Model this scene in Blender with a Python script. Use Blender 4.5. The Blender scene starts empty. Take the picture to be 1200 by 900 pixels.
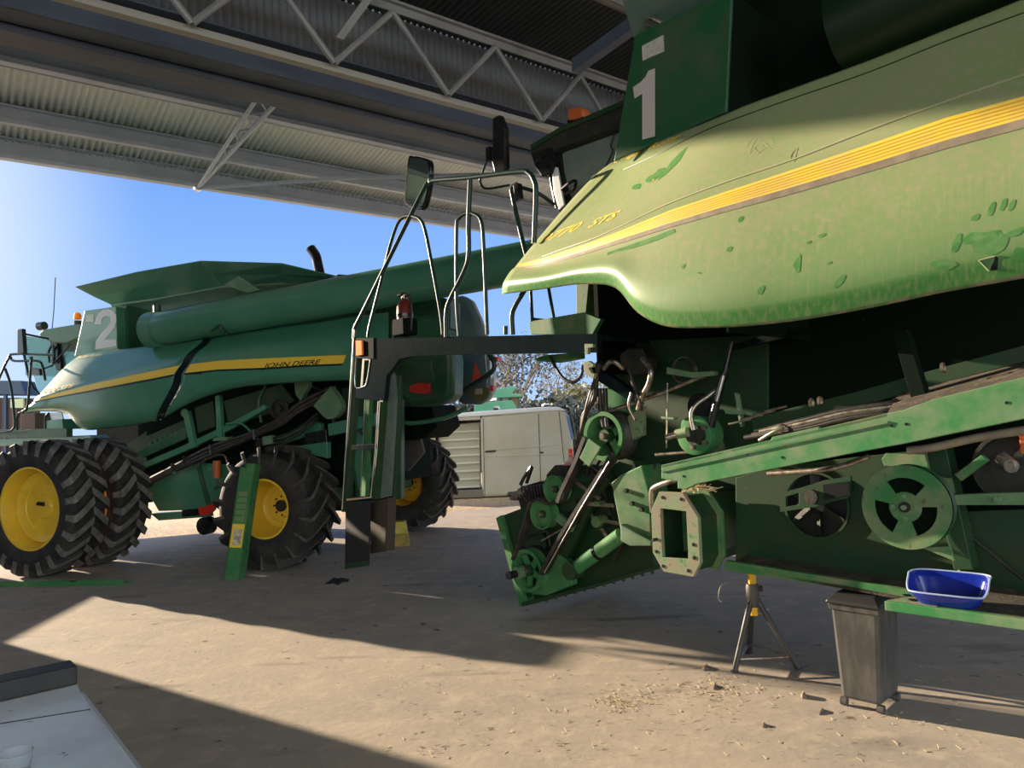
import bpy, bmesh, math, random
from mathutils import Vector, Matrix
from mathutils.bvhtree import BVHTree
C = bpy.context.scene.collection
PI = math.pi
V = Vector
# ------------------------------------------------------------------ camera
FPX = 880.0
PITCH = math.atan(44/880); ROLL = 0.04
CAM = V((0, 0, 1.75))
_f = V((0, math.cos(PITCH), math.sin(PITCH)))
_u0 = V((0, -math.sin(PITCH), math.cos(PITCH))); _r0 = V((1, 0, 0))
_u = _u0*math.cos(ROLL) + _r0*math.sin(ROLL)
_r = _r0*math.cos(ROLL) - _u0*math.sin(ROLL)
cd = bpy.data.cameras.new('camera'); cam = bpy.data.objects.new('camera', cd); C.objects.link(cam)
cd.sensor_fit = 'HORIZONTAL'; cd.sensor_width = 36; cd.lens = 36*FPX/1200; cd.clip_start = .05; cd.clip_end = 2000
mw = Matrix((( _r.x, _u.x, -_f.x, CAM.x), (_r.y, _u.y, -_f.y, CAM.y), (_r.z, _u.z, -_f.z, CAM.z), (0, 0, 0, 1)))
cam.matrix_world = mw
sc = bpy.context.scene
sc.camera = cam
# ------------------------------------------------------------------ light
SUN_EL = math.radians(12.8)
SH = V((-.832, .555, 0)).normalized()
SUN_DIR = V((SH.x*math.cos(SUN_EL), SH.y*math.cos(SUN_EL), math.sin(SUN_EL)))
sl = bpy.data.lights.new('sun', 'SUN'); so = bpy.data.objects.new('sun', sl); C.objects.link(so)
sl.energy = 11.0; sl.angle = math.radians(.6); sl.color = (1, .83, .62)
so.rotation_euler = (-SUN_DIR).to_track_quat('-Z', 'Y').to_euler(); so.location = (-20, 15, 12)
w = bpy.data.worlds.new('world'); sc.world = w; w.use_nodes = True
nt = w.node_tree; bg = nt.nodes['Background']
def wn(t, **k):
    q = nt.nodes.new(t)
    for i, v in k.items(): setattr(q, i, v)
    return q
wl = nt.links
geo = wn('ShaderNodeTexCoord'); nrm_ = wn('ShaderNodeVectorMath', operation='NORMALIZE'); wl.new(geo.outputs['Generated'], nrm_.inputs[0])
sep_ = wn('ShaderNodeSeparateXYZ'); wl.new(nrm_.outputs[0], sep_.inputs[0])
ramp = wn('ShaderNodeValToRGB'); wl.new(sep_.outputs[2], ramp.inputs[0])
ramp.color_ramp.elements[0].position = 0; ramp.color_ramp.elements[0].color = (.42, .58, .86, 1)
ramp.color_ramp.elements[1].position = 1; ramp.color_ramp.elements[1].color = (.07, .17, .50, 1)
for p_, c_ in ((.10, (.27, .46, .82, 1)), (.35, (.13, .30, .72, 1))):
    e_ = ramp.color_ramp.elements.new(p_); e_.color = c_
dots = wn('ShaderNodeVectorMath', operation='DOT_PRODUCT'); wl.new(nrm_.outputs[0], dots.inputs[0]); dots.inputs[1].default_value = tuple(SUN_DIR)
glow = wn('ShaderNodeMapRange', interpolation_type='SMOOTHSTEP'); wl.new(dots.outputs['Value'], glow.inputs[0]); glow.inputs[1].default_value = .86; glow.inputs[2].default_value = 1.0
mixg = wn('ShaderNodeMix', data_type='RGBA'); wl.new(glow.outputs[0], mixg.inputs[0]); wl.new(ramp.outputs[0], mixg.inputs[6]); mixg.inputs[7].default_value = (.80, .86, .93, 1)
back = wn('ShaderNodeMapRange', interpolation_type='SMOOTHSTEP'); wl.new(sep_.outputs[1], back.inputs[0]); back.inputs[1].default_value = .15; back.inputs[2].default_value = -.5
mixb = wn('ShaderNodeMix', data_type='RGBA'); wl.new(back.outputs[0], mixb.inputs[0]); wl.new(mixg.outputs[2], mixb.inputs[6]); mixb.inputs[7].default_value = (2.3, 2.5, 2.6, 1)   # sky brightened behind the camera as added fill light
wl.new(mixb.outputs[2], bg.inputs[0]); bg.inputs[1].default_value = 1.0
sc.view_settings.view_transform = 'Standard'; sc.view_settings.look = 'None'
sc.view_settings.exposure = 0.38; sc.view_settings.gamma = 1; sc.view_settings.use_curve_mapping = False
sc.cycles.max_bounces = 8; sc.cycles.diffuse_bounces = 4
# ------------------------------------------------------------------ helpers
def ray(x, y): return _f*FPX + _r*(x-600) + _u*(450-y)
def G(x, y, z=0.0):
    d = ray(x, y); return CAM + d*((z-CAM.z)/d.z)
def PL(x, y, o, n):
    d = ray(x, y); return CAM + d*((o-CAM).dot(n)/d.dot(n))
def px(p):
    v = p-CAM; k = v.dot(_f); return 600+FPX*v.dot(_r)/k, 450-FPX*v.dot(_u)/k
O1 = V((2.15, 3.15, 0)); F1 = V((-.7, .714, 0)).normalized(); N1 = V((-F1.y, F1.x, 0))
O2 = V((-2.9, 9.35, 0)); F2 = V((-.94, .341, 0)).normalized(); N2 = V((-F2.y, F2.x, 0))
Z = V((0, 0, 1))
def P1(x, y, d): return PL(x, y, O1+N1*d, N1)
def P2(x, y, d): return PL(x, y, O2+N2*d, N2)
def L1(s, d, z): return O1+F1*s+N1*d+Z*z
def L2(s, d, z): return O2+F2*s+N2*d+Z*z
def catmull(p, k=6):
    q = [2*p[0]-p[1]]+list(p)+[2*p[-1]-p[-2]]; out = []
    for i in range(1, len(q)-2):
        a, b, c, d = q[i-1], q[i], q[i+1], q[i+2]
        for j in range(k):
            t = j/k
            out.append(.5*((2*b)+(c-a)*t+(2*a-5*b+4*c-d)*t*t+(3*b-a-3*c+d)*t**3))
    out.append(p[-1]); return out
def crp(p, k=6):
    """centripetal Catmull-Rom: no overshoot where the points are unevenly spaced"""
    q = [2*p[0]-p[1]]+list(p)+[2*p[-1]-p[-2]]; out = []
    for i in range(1, len(q)-2):
        P = q[i-1:i+3]; t = [0.0]
        for a, b in zip(P[:-1], P[1:]): t.append(t[-1]+max((b-a).length, 1e-4)**.75)
        for j in range(k):
            u = t[1]+(t[2]-t[1])*j/k
            A1 = P[0]*((t[1]-u)/(t[1]-t[0]))+P[1]*((u-t[0])/(t[1]-t[0])); A2 = P[1]*((t[2]-u)/(t[2]-t[1]))+P[2]*((u-t[1])/(t[2]-t[1])); A3 = P[2]*((t[3]-u)/(t[3]-t[2]))+P[3]*((u-t[2])/(t[3]-t[2]))
            B1 = A1*((t[2]-u)/(t[2]-t[0]))+A2*((u-t[0])/(t[2]-t[0])); B2 = A2*((t[3]-u)/(t[3]-t[1]))+A3*((u-t[1])/(t[3]-t[1]))
            out.append(B1*((t[2]-u)/(t[2]-t[1]))+B2*((u-t[1])/(t[2]-t[1])))
    out.append(p[-1]); return out
class MB:
    def __init__(s): s.v = []; s.f = []; s.m = []; s.uv = None
    def add(s, vs, fs, m=0):
        n = len(s.v); s.v += [V(x) for x in vs]
        for f in fs: s.f.append([i+n for i in f]); s.m.append(m)
        return s
    def prism(s, pts, vec, m=0):
        n = len(pts); a = [V(p) for p in pts]; b = [p+vec for p in a]
        return s.add(a+b, [list(range(n)), list(range(2*n-1, n-1, -1))]+[[i, i+n, (i+1) % n+n, (i+1) % n] for i in range(n)], m)
    def ring(s, outer, inner, vec, m=0):
        n = len(outer); o = [V(p) for p in outer]; i_ = [V(p) for p in inner]
        vs = o+i_+[p+vec for p in o]+[p+vec for p in i_]; fs = []
        for k in range(n):
            l = (k+1) % n
            fs += [[k, l, n+l, n+k], [2*n+k, 3*n+k, 3*n+l, 2*n+l], [k, 2*n+k, 2*n+l, l], [n+k, n+l, 3*n+l, 3*n+k]]
        return s.add(vs, fs, m)
    def box(s, c, x, y, z, m=0):
        c = V(c); vs = [c+x*a+y*b+z*d for a in (-.5, .5) for b in (-.5, .5) for d in (-.5, .5)]
        return s.add(vs, [[0, 1, 3, 2], [4, 6, 7, 5], [0, 4, 5, 1], [2, 3, 7, 6], [0, 2, 6, 4], [1, 5, 7, 3]], m)
    def beam(s, a, b, wv, hv, m=0):
        a = V(a); b = V(b); return s.box((a+b)/2, b-a, wv, hv, m)
    def tube(s, pts, r, n=8, smooth=0, m=0, cap=True):
        pts = [V(p) for p in pts]
        if smooth and len(pts) > 2: pts = catmull(pts, smooth)
        rr = r if callable(r) else (lambda t: r)
        prev = None; vs = []; N = len(pts)
        for i, p in enumerate(pts):
            t = (pts[min(i+1, N-1)]-pts[max(i-1, 0)]).normalized()
            if prev is None:
                q = V((0, 0, 1)) if abs(t.z) < .9 else V((1, 0, 0)); e = (q-t*q.dot(t)).normalized()
            else:
                e = prev-t*prev.dot(t); e = e.normalized() if e.length > 1e-6 else prev
            prev = e; g = t.cross(e); R = rr(i/(N-1))
            vs += [p+(e*math.cos(2*PI*k/n)+g*math.sin(2*PI*k/n))*R for k in range(n)]
        fs = [[i*n+k, i*n+(k+1) % n, (i+1)*n+(k+1) % n, (i+1)*n+k] for i in range(N-1) for k in range(n)]
        if cap: fs += [list(range(n-1, -1, -1)), [(N-1)*n+k for k in range(n)]]
        return s.add(vs, fs, m)
    def lathe(s, c, ax, prof, n=32, m=0, a0=0, a1=2*PI):
        c = V(c); ax = V(ax).normalized(); q = Z if abs(ax.z) < .9 else V((1, 0, 0))
        e = (q-ax*q.dot(ax)).normalized(); g = ax.cross(e); full = abs(a1-a0-2*PI) < 1e-6
        nn = n if full else n+1; vs = []
        for (h, r) in prof:
            vs += [c+ax*h+(e*math.cos(a0+(a1-a0)*k/n)+g*math.sin(a0+(a1-a0)*k/n))*r for k in range(nn)]
        fs = []
        for i in range(len(prof)-1):
            for k in range(n):
                l = (k+1) % nn; fs.append([i*nn+k, i*nn+l, (i+1)*nn+l, (i+1)*nn+k])
        return s.add(vs, fs, m)
    def cyl(s, c, ax, h0, h1, r, n=24, m=0):
        return s.lathe(c, ax, [(h0, 1e-4), (h0, r), (h1, r), (h1, 1e-4)], n, m)
    def grid(s, rows, m=0):
        nr = len(rows); nc = len(rows[0])
        s.add([p for r in rows for p in r], [[i*nc+j, i*nc+j+1, (i+1)*nc+j+1, (i+1)*nc+j] for i in range(nr-1) for j in range(nc-1)], m)
        return s
def empty(name, loc=(0, 0, 0)):
    o = bpy.data.objects.new(name, None); C.objects.link(o); o.location = loc; o.empty_display_size = .1; return o
def part(name, mb, mats, parent=None, bevel=0, smooth=False, solid=0, label=None, weld=False, uvs=None, face=None):
    me = bpy.data.meshes.new(name); me.from_pydata([tuple(v) for v in mb.v], [], mb.f)
    if not isinstance(mats, (list, tuple)): mats = [mats]
    for mt in mats: me.materials.append(mt)
    if len(mats) > 1:
        for p, k in zip(me.polygons, mb.m): p.material_index = min(k, len(mats)-1)
    bm = bmesh.new(); bm.from_mesh(me)
    if uvs is not None:
        lay = bm.loops.layers.uv.new('uv'); bm.verts.ensure_lookup_table()
        for f in bm.faces:
            for l in f.loops: l[lay].uv = uvs[l.vert.index]
    bmesh.ops.remove_doubles(bm, verts=bm.verts, dist=1e-5 if not weld else 1e-4)
    bmesh.ops.recalc_face_normals(bm, faces=bm.faces)
    if face is not None and sum((f.normal*f.calc_area() for f in bm.faces), V((0, 0, 0))).dot(face) < 0: bmesh.ops.reverse_faces(bm, faces=bm.faces)
    bm.to_mesh(me); bm.free()
    o = bpy.data.objects.new(name, me); C.objects.link(o)
    if smooth:
        for p in me.polygons: p.use_smooth = True
        try: me.set_sharp_from_angle(angle=math.radians(38))
        except Exception: pass
    if solid:
        md = o.modifiers.new('solid', 'SOLIDIFY'); md.thickness = solid; md.offset = 0 if face is None else -1
    if bevel:
        md = o.modifiers.new('bevel', 'BEVEL'); md.width = bevel; md.segments = 2; md.limit_method = 'ANGLE'; md.angle_limit = math.radians(40)
    if parent is not None:
        o.parent = parent; par = parent; off = V((0, 0, 0))
        while par is not None and par.type == 'EMPTY': off += par.location; par = par.parent
        if parent.type == 'EMPTY': o.matrix_parent_inverse = Matrix.Translation(-off)
    if label: o['label'] = label
    return o
def tag(o, label=None, cat=None, group=None, kind=None):
    if label: o['label'] = label
    if cat: o['category'] = cat
    if group: o['group'] = group
    if kind: o['kind'] = kind
    return o
def copy_tree(o, loc, parent=None):
    c = o.copy(); C.objects.link(c)
    if parent is None: c.location = loc
    else: c.parent = parent
    for ch in list(o.children): copy_tree(ch, None, c)
    return c
# ------------------------------------------------------------------ materials
def lin(c): return tuple(((x/255/12.92) if x/255 <= .04045 else ((x/255+.055)/1.055)**2.4) for x in c)+(1,)
def mat(name, c, rough=.5, metal=0, c2=None, scale=3, lo=.4, hi=.65, detail=6, bump=0, bscale=60, spec=.5, coat=0, emit=None, alpha=1, trans=0, stretch=None, c3=None, s3=40, lo3=.55, hi3=.62, ior=1.45):
    m = bpy.data.materials.new(name); m.use_nodes = True; n = m.node_tree; L = n.links
    b = n.nodes['Principled BSDF']; b.inputs['Base Color'].default_value = c; b.inputs['Roughness'].default_value = rough
    b.inputs['Metallic'].default_value = metal; b.inputs['Specular IOR Level'].default_value = spec
    b.inputs['Coat Weight'].default_value = coat; b.inputs['Coat Roughness'].default_value = .12
    b.inputs['Transmission Weight'].default_value = trans; b.inputs['Alpha'].default_value = alpha; b.inputs['IOR'].default_value = ior
    if emit: b.inputs['Emission Color'].default_value = emit[0]; b.inputs['Emission Strength'].default_value = emit[1]
    co = n.nodes.new('ShaderNodeTexCoord'); mp = n.nodes.new('ShaderNodeMapping'); L.new(co.outputs['Object'], mp.inputs[0])
    if stretch: mp.inputs['Scale'].default_value = stretch
    last = None
    def layer(prev, col, sc_, l, h):
        t = n.nodes.new('ShaderNodeTexNoise'); t.inputs['Scale'].default_value = sc_; t.inputs['Detail'].default_value = detail; t.inputs['Roughness'].default_value = .6
        L.new(mp.outputs[0], t.inputs['Vector'])
        r = n.nodes.new('ShaderNodeMapRange'); r.inputs[1].default_value = l; r.inputs[2].default_value = h; L.new(t.outputs['Fac'], r.inputs[0])
        x = n.nodes.new('ShaderNodeMix'); x.data_type = 'RGBA'; L.new(r.outputs[0], x.inputs[0])
        if prev is None: x.inputs[6].default_value = c
        else: L.new(prev, x.inputs[6])
        x.inputs[7].default_value = col; return x.outputs[2]
    if c2: last = layer(None, c2, scale, lo, hi)
    if c3: last = layer(last, c3, s3, lo3, hi3)
    if last: L.new(last, b.inputs['Base Color'])
    if bump:
        t = n.nodes.new('ShaderNodeTexNoise'); t.inputs['Scale'].default_value = bscale; t.inputs['Detail'].default_value = 5; L.new(mp.outputs[0], t.inputs['Vector'])
        k = n.nodes.new('ShaderNodeBump'); k.inputs['Strength'].default_value = bump; k.inputs['Distance'].default_value = .01
        L.new(t.outputs['Fac'], k.inputs['Height']); L.new(k.outputs[0], b.inputs['Normal'])
    return m
TAN = (.30, .25, .16, 1)
M = {}
M['green'] = mat('green paint', (.048, .195, .115, 1), .32, c2=(.07, .215, .135, 1), scale=2.2, coat=.3)
M['green_plain'] = mat('plain green steel', (.04, .17, .06, 1), .65, c2=(.10, .22, .08, 1), scale=5, spec=.2)
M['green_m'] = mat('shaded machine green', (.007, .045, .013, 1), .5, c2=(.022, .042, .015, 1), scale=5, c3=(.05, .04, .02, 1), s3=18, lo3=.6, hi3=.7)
M['green_deep'] = mat('deep green paint', (.012, .085, .03, 1), .4, c2=(.05, .085, .05, 1), scale=4)
M['green_dirty'] = mat('dusty green paint', (.03, .16, .045, 1), .6, c2=(.17, .20, .10, 1), scale=5, lo=.42, hi=.68, c3=(.10, .08, .05, 1), s3=22, lo3=.62, hi3=.7)
M['green_lit'] = mat('bright green paint with dust', (.03, .19, .05, 1), .55, c2=(.16, .23, .12, 1), scale=6, lo=.36, hi=.66)
M['green_cover'] = mat('pale green cover paint', (.10, .20, .10, 1), .5, c2=(.17, .25, .15, 1), scale=6)
M['dark'] = mat('black steel', (.006, .012, .014, 1), .14, c2=(.010, .016, .018, 1), scale=6, spec=.25)
M['void'] = mat('near black for painted shade and matte parts', (.004, .009, .005, 1), .8, spec=.1)  # near-black green standing in for deep shade; also on matte black fittings
M['grime'] = mat('oily dark machinery', (.010, .014, .010, 1), .6, c2=(.035, .03, .02, 1), scale=9, bump=.3, bscale=40)
M['rubber'] = mat('tyre rubber', (.018, .017, .017, 1), .75, c2=(.045, .038, .03, 1), scale=5, bump=.15, bscale=50)
M['lug'] = mat('dusty sunlit tyre lug rubber', (.10, .095, .085, 1), .8, c2=(.20, .185, .16, 1), scale=7, bump=.2)  # dusty grey, made paler to put sunlight on the lugs into the colour
M['lug_rear'] = mat('black tyre lug rubber with dusty edges', (.05, .045, .038, 1), .8, c2=(.13, .11, .08, 1), scale=7, bump=.2)
M['hose'] = mat('rubber hose', (.015, .013, .013, 1), .45, c2=(.045, .035, .03, 1), scale=12)
M['belt'] = mat('drive belt rubber', (.02, .018, .016, 1), .5, c2=(.06, .05, .04, 1), scale=12)
M['yellow'] = mat('yellow wheel paint', (.88, .56, .035, 1), .4, c2=(.78, .47, .04, 1), scale=4, coat=.2)
M['yellow_old'] = mat('worn yellow paint', (.42, .28, .02, 1), .6, c2=(.2, .15, .05, 1), scale=12)
M['yellow_stripe'] = mat('yellow stripe decal', (.85, .56, .05, 1), .4)
M['yellow_dust'] = mat('dusty yellow stripe decal', (.92, .60, .06, 1), .45, c2=(.75, .52, .12, 1), scale=6)
M['brown_band'] = mat('faded band under stripe', (.20, .155, .11, 1), .7, c2=(.27, .22, .15, 1), scale=12)
M['black'] = mat('black plastic', (.008, .008, .009, 1), .18, c2=(.02, .02, .02, 1), scale=10)
M['black_decal'] = mat('black decal', (.004, .006, .006, 1), .4)
M['rail'] = mat('dark green handrail paint', (.015, .04, .036, 1), .3, spec=.35)
M['steel'] = mat('bare worn steel', (.42, .38, .33, 1), .35, metal=.8, c2=(.18, .13, .09, 1), scale=20)
M['chrome'] = mat('bright steel', (.7, .7, .68, 1), .2, metal=1)
M['flange'] = mat('worn flange paint over rust', (.17, .24, .12, 1), .65, c2=(.24, .19, .13, 1), scale=11, lo=.42, hi=.6, c3=(.03, .16, .05, 1), s3=18, lo3=.58, hi3=.66)
M['white_number'] = mat('faded white number decal', (.62, .62, .60, 1), .5)
M['grey_number'] = mat('dusty white number decal', (.50, .46, .42, 1), .6)
M['label_grey'] = mat('reflective label', (.52, .50, .44, 1), .35, c2=(.42, .38, .30, 1), scale=30)
M['amber'] = mat('amber plastic', (.85, .20, .01, 1), .6, spec=.1, emit=((1, .25, .01, 1), .12))
M['amber_old'] = mat('faded amber plastic', (.55, .13, .03, 1), .4)
M['red'] = mat('red plastic', (.62, .03, .02, 1), .35)
M['smv'] = mat('orange red reflector', (.75, .10, .06, 1), .5)
M['glass'] = mat('tinted cab glass', (.40, .58, .52, 1), .05, trans=.85, ior=1.1, spec=.6)
M['glass_dusty'] = mat('dusty cab glass', (.16, .21, .18, 1), .3, c2=(.24, .28, .23, 1), scale=5, spec=.8)
M['mirror'] = mat('mirror glass', (.35, .5, .45, 1), .03, metal=1)
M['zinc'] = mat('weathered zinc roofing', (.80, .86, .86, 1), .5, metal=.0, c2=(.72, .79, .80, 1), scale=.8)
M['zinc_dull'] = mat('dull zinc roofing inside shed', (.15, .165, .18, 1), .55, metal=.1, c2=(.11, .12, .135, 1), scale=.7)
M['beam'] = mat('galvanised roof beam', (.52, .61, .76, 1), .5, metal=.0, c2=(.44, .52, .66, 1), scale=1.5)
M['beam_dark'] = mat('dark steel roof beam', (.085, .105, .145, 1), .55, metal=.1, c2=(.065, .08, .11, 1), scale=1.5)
M['truss'] = mat('truss steel', (.24, .25, .25, 1), .5, metal=.1, c2=(.17, .175, .18, 1), scale=2)
M['van'] = mat('cream van paint', (.50, .49, .40, 1), .35, c2=(.46, .42, .30, 1), scale=1.2, coat=.3)
M['van_roof'] = mat('white van roof', (.75, .77, .78, 1), .3)
M['shelf'] = mat('drawer fronts', (.42, .42, .32, 1), .5)
M['bark'] = mat('eucalypt bark', (.16, .12, .09, 1), .9, c2=(.3, .25, .2, 1), scale=3)
M['leaf'] = mat('eucalypt leaves', (.10, .10, .05, 1), .6, c2=(.20, .17, .09, 1), scale=.6)
M['leaf_dark'] = mat('dark bush leaves', (.025, .035, .035, 1), .7, c2=(.06, .06, .05, 1), scale=.8)
M['blue'] = mat('blue plastic', (.008, .022, .26, 1), .18, coat=.3)
M['bin'] = mat('worn black bin plastic', (.05, .047, .043, 1), .55, c2=(.10, .09, .08, 1), scale=5, stretch=(3, 3, .7))
M['bin_lid'] = mat('bin lid plastic', (.018, .018, .018, 1), .5)
M['bench'] = mat('worn grey bench sheet', (.82, .88, .95, 1), .35, c2=(.66, .72, .80, 1), scale=4, c3=(.12, .12, .12, 1), s3=14, lo3=.66, hi3=.72)
M['bench_edge'] = mat('dark bench upstand', (.02, .02, .022, 1), .6, c2=(.035, .033, .03, 1), scale=5)
M['clear'] = mat('clear plastic cup', (.85, .88, .9, 1), .08, trans=.9, ior=1.2)
M['dirt_tray'] = mat('dirty tray with chaff', (.035, .028, .02, 1), .9, c2=(.09, .07, .045, 1), scale=9, c3=(.20, .16, .10, 1), s3=30, lo3=.64, hi3=.68, bump=.4)
M['stone'] = mat('clod', (.20, .15, .11, 1), .9)
M['straw'] = mat('straw', (.55, .42, .22, 1), .8)
M['rag'] = mat('black rag', (.012, .012, .012, 1), .8)
M['copper'] = mat('orange filter', (.50, .12, .03, 1), .5)
M['engine_hood'] = mat('glossy hood with sky tint', (.10, .16, .20, 1), .12, coat=1, c2=(.14, .2, .22, 1), scale=2)  # blue-grey base carries the sky's reflection on the hood
# concrete
def floor_mat():
    m = mat('dusty concrete', (.47, .385, .30, 1), .8, c2=(.36, .31, .255, 1), scale=.8, lo=.38, hi=.66, detail=8, c3=(.56, .46, .35, 1), s3=5, lo3=.5, hi3=.75, bump=.25, bscale=18)
    n = m.node_tree; L = n.links; b = n.nodes['Principled BSDF']; prev = b.inputs['Base Color'].links[0].from_socket
    co = n.nodes.new('ShaderNodeTexCoord')
    for (s_, lo, hi, col, st) in ((9, .66, .72, (.16, .12, .09, 1), (1, 1, 1)), (60, .68, .74, (.13, .09, .06, 1), (1, 1, 1)), (2.2, .60, .75, (.24, .20, .17, 1), (.35, 1.6, 1)), (30, .66, .7, (.60, .48, .32, 1), (.5, 1.5, 1))):
        mp = n.nodes.new('ShaderNodeMapping'); mp.inputs['Scale'].default_value = st; mp.inputs['Rotation'].default_value = (0, 0, .6); L.new(co.outputs['Object'], mp.inputs[0])
        t = n.nodes.new('ShaderNodeTexNoise'); t.inputs['Scale'].default_value = s_; t.inputs['Detail'].default_value = 4; L.new(mp.outputs[0], t.inputs[0])
        r = n.nodes.new('ShaderNodeMapRange'); r.inputs[1].default_value = lo; r.inputs[2].default_value = hi; L.new(t.outputs['Fac'], r.inputs[0])
        x = n.nodes.new('ShaderNodeMix'); x.data_type = 'RGBA'; L.new(r.outputs[0], x.inputs[0]); L.new(prev, x.inputs[6]); x.inputs[7].default_value = col; prev = x.outputs[2]
    L.new(prev, b.inputs['Base Color']); return m
M['floor'] = floor_mat()
M['ground'] = mat('orange dirt', (.50, .32, .18, 1), .95, c2=(.36, .26, .16, 1), scale=.6, c3=(.66, .52, .34, 1), s3=14, lo3=.52, hi3=.6, bump=.5, bscale=8)
# dusty curved shield: dust everywhere but the lower turned-under edge, hand-wiped smears near it
def shield_mat():
    m = bpy.data.materials.new('dust covered green shield'); m.use_nodes = True; n = m.node_tree; L = n.links; b = n.nodes['Principled BSDF']
    b.inputs['Roughness'].default_value = .42; b.inputs['Coat Weight'].default_value = .25; b.inputs['Coat Roughness'].default_value = .3
    uv = n.nodes.new('ShaderNodeUVMap'); uv.uv_map = 'uv'; sep = n.nodes.new('ShaderNodeSeparateXYZ'); L.new(uv.outputs[0], sep.inputs[0])
    co = n.nodes.new('ShaderNodeTexCoord')
    def noise(s_, st=(1, 1, 1), det=6, src=None):
        mp = n.nodes.new('ShaderNodeMapping'); mp.inputs['Scale'].default_value = st; L.new(src or co.outputs['Object'], mp.inputs[0])
        t = n.nodes.new('ShaderNodeTexNoise'); t.inputs['Scale'].default_value = s_; t.inputs['Detail'].default_value = det; L.new(mp.outputs[0], t.inputs[0]); return t.outputs['Fac']
    def rng(x, a, c): r = n.nodes.new('ShaderNodeMapRange'); r.inputs[1].default_value = a; r.inputs[2].default_value = c; L.new(x, r.inputs[0]); return r.outputs[0]
    def math_(op, a, c):
        k = n.nodes.new('ShaderNodeMath'); k.operation = op
        for i, q in enumerate((a, c)):
            if isinstance(q, (int, float)): k.inputs[i].default_value = q
            else: L.new(q, k.inputs[i])
        return k.outputs[0]
    def mix(f, a, c):
        x = n.nodes.new('ShaderNodeMix'); x.data_type = 'RGBA'; L.new(f, x.inputs[0])
        for i, q in ((6, a), (7, c)):
            if isinstance(q, tuple): x.inputs[i].default_value = q
            else: L.new(q, x.inputs[i])
        return x.outputs[2]
    streak = noise(5, (40, 3, 1), 4, uv.outputs[0])
    low = rng(math_('ADD', sep.outputs[1], math_('MULTIPLY', math_('SUBTRACT', streak, .5), .12)), .76, .89)
    col = mix(rng(noise(1.2), .35, .7), (.27, .31, .15, 1), (.20, .29, .11, 1))
    col = mix(rng(noise(26), .45, .7), col, (.31, .30, .17, 1))
    grn = mix(rng(streak, .45, .7), (.05, .20, .04, 1), (.16, .24, .09, 1))
    col = mix(low, col, grn)
    col = mix(rng(sep.outputs[1], .975, .99), col, mix(rng(noise(12), .45, .6), (.08, .17, .05, 1), (.26, .22, .13, 1)))
    L.new(col, b.inputs['Base Color'])
    return m
M['shield'] = shield_mat()
M['wiped'] = mat('wiped clean green paint', (.055, .20, .045, 1), .4, c2=(.12, .24, .08, 1), scale=14)
M['scratch'] = mat('pale dust scratch and crease highlight', (.38, .37, .22, 1), .6)
def text_mesh(txt, offset=0.0, ital=0.0, size=1, res=3):
    c = bpy.data.curves.new('t', 'FONT'); c.body = txt; c.size = size; c.offset = offset; c.shear = ital; c.resolution_u = res
    c.fill_mode = 'FRONT'
    o = bpy.data.objects.new('t', c); C.objects.link(o); bpy.context.view_layer.update()
    me = bpy.data.meshes.new_from_object(o.evaluated_get(bpy.context.evaluated_depsgraph_get()))
    bpy.data.objects.remove(o)
    vs = [v.co.copy() for v in me.vertices]; fs = [list(p.vertices) for p in me.polygons]
    x0 = min(v.x for v in vs); x1 = max(v.x for v in vs); y0 = min(v.y for v in vs); y1 = max(v.y for v in vs)
    return [((v.x-x0)/(x1-x0), (v.y-y0)/(y1-y0)) for v in vs], fs
def lettering(mb, txt, quad, proj, th, m=0, **k):
    """quad: four pixel corners (bl, br, tr, tl); proj: pixel -> (point, normal)"""
    uv, fs = text_mesh(txt, **k); vs = []
    bl, br, tr, tl = [V((a, b)) for a, b in quad]
    for a, b in uv:
        q = (bl*(1-a)+br*a)*(1-b)+(tl*(1-a)+tr*a)*b
        p, n_ = proj(q.x, q.y); vs.append(p+n_*th)
    mb.add(vs, fs, m); return mb
def surf(mb_or_obj):
    me = mb_or_obj.data
    bv = BVHTree.FromPolygons([v.co.copy() for v in me.vertices], [list(p.vertices) for p in me.polygons])
    def pr(x, y):
        d = ray(x, y).normalized(); h = bv.ray_cast(CAM, d)
        if h[0] is None:
            h = bv.find_nearest(CAM+d*5); 
        n_ = h[1]; n_ = n_ if n_.dot(d) < 0 else -n_
        return h[0], n_
    return pr
def flat(P, d, N): return lambda x, y: (P(x, y, d), N)
def decal(mb, pts, pr, th, m=0, rings=3):
    cx = sum(p[0] for p in pts)/len(pts); cy = sum(p[1] for p in pts)/len(pts); n = len(pts); vs = []
    if rings == 0:
        for x, y in pts:
            p, n_ = pr(x, y); vs.append(p+n_*th)
        mb.add(vs, [list(range(n))], m); return mb
    for r in range(rings):
        k = 1-r/rings
        for x, y in pts:
            p, n_ = pr(cx+(x-cx)*k, cy+(y-cy)*k); vs.append(p+n_*th)
    p, n_ = pr(cx, cy); vs.append(p+n_*th)
    fs = [[r*n+i, r*n+(i+1) % n, (r+1)*n+(i+1) % n, (r+1)*n+i] for r in range(rings-1) for i in range(n)]+[[(rings-1)*n+i, (rings-1)*n+(i+1) % n, rings*n] for i in range(n)]
    mb.add(vs, fs, m); return mb
def closed(pts, k=4):
    p = [V((a, b, 0)) for a, b in pts]; n = len(p); q = catmull([p[-2], p[-1]]+p+[p[0], p[1], p[2]], k)[2*k:(2+n)*k]; return [(v.x, v.y) for v in q]
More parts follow.
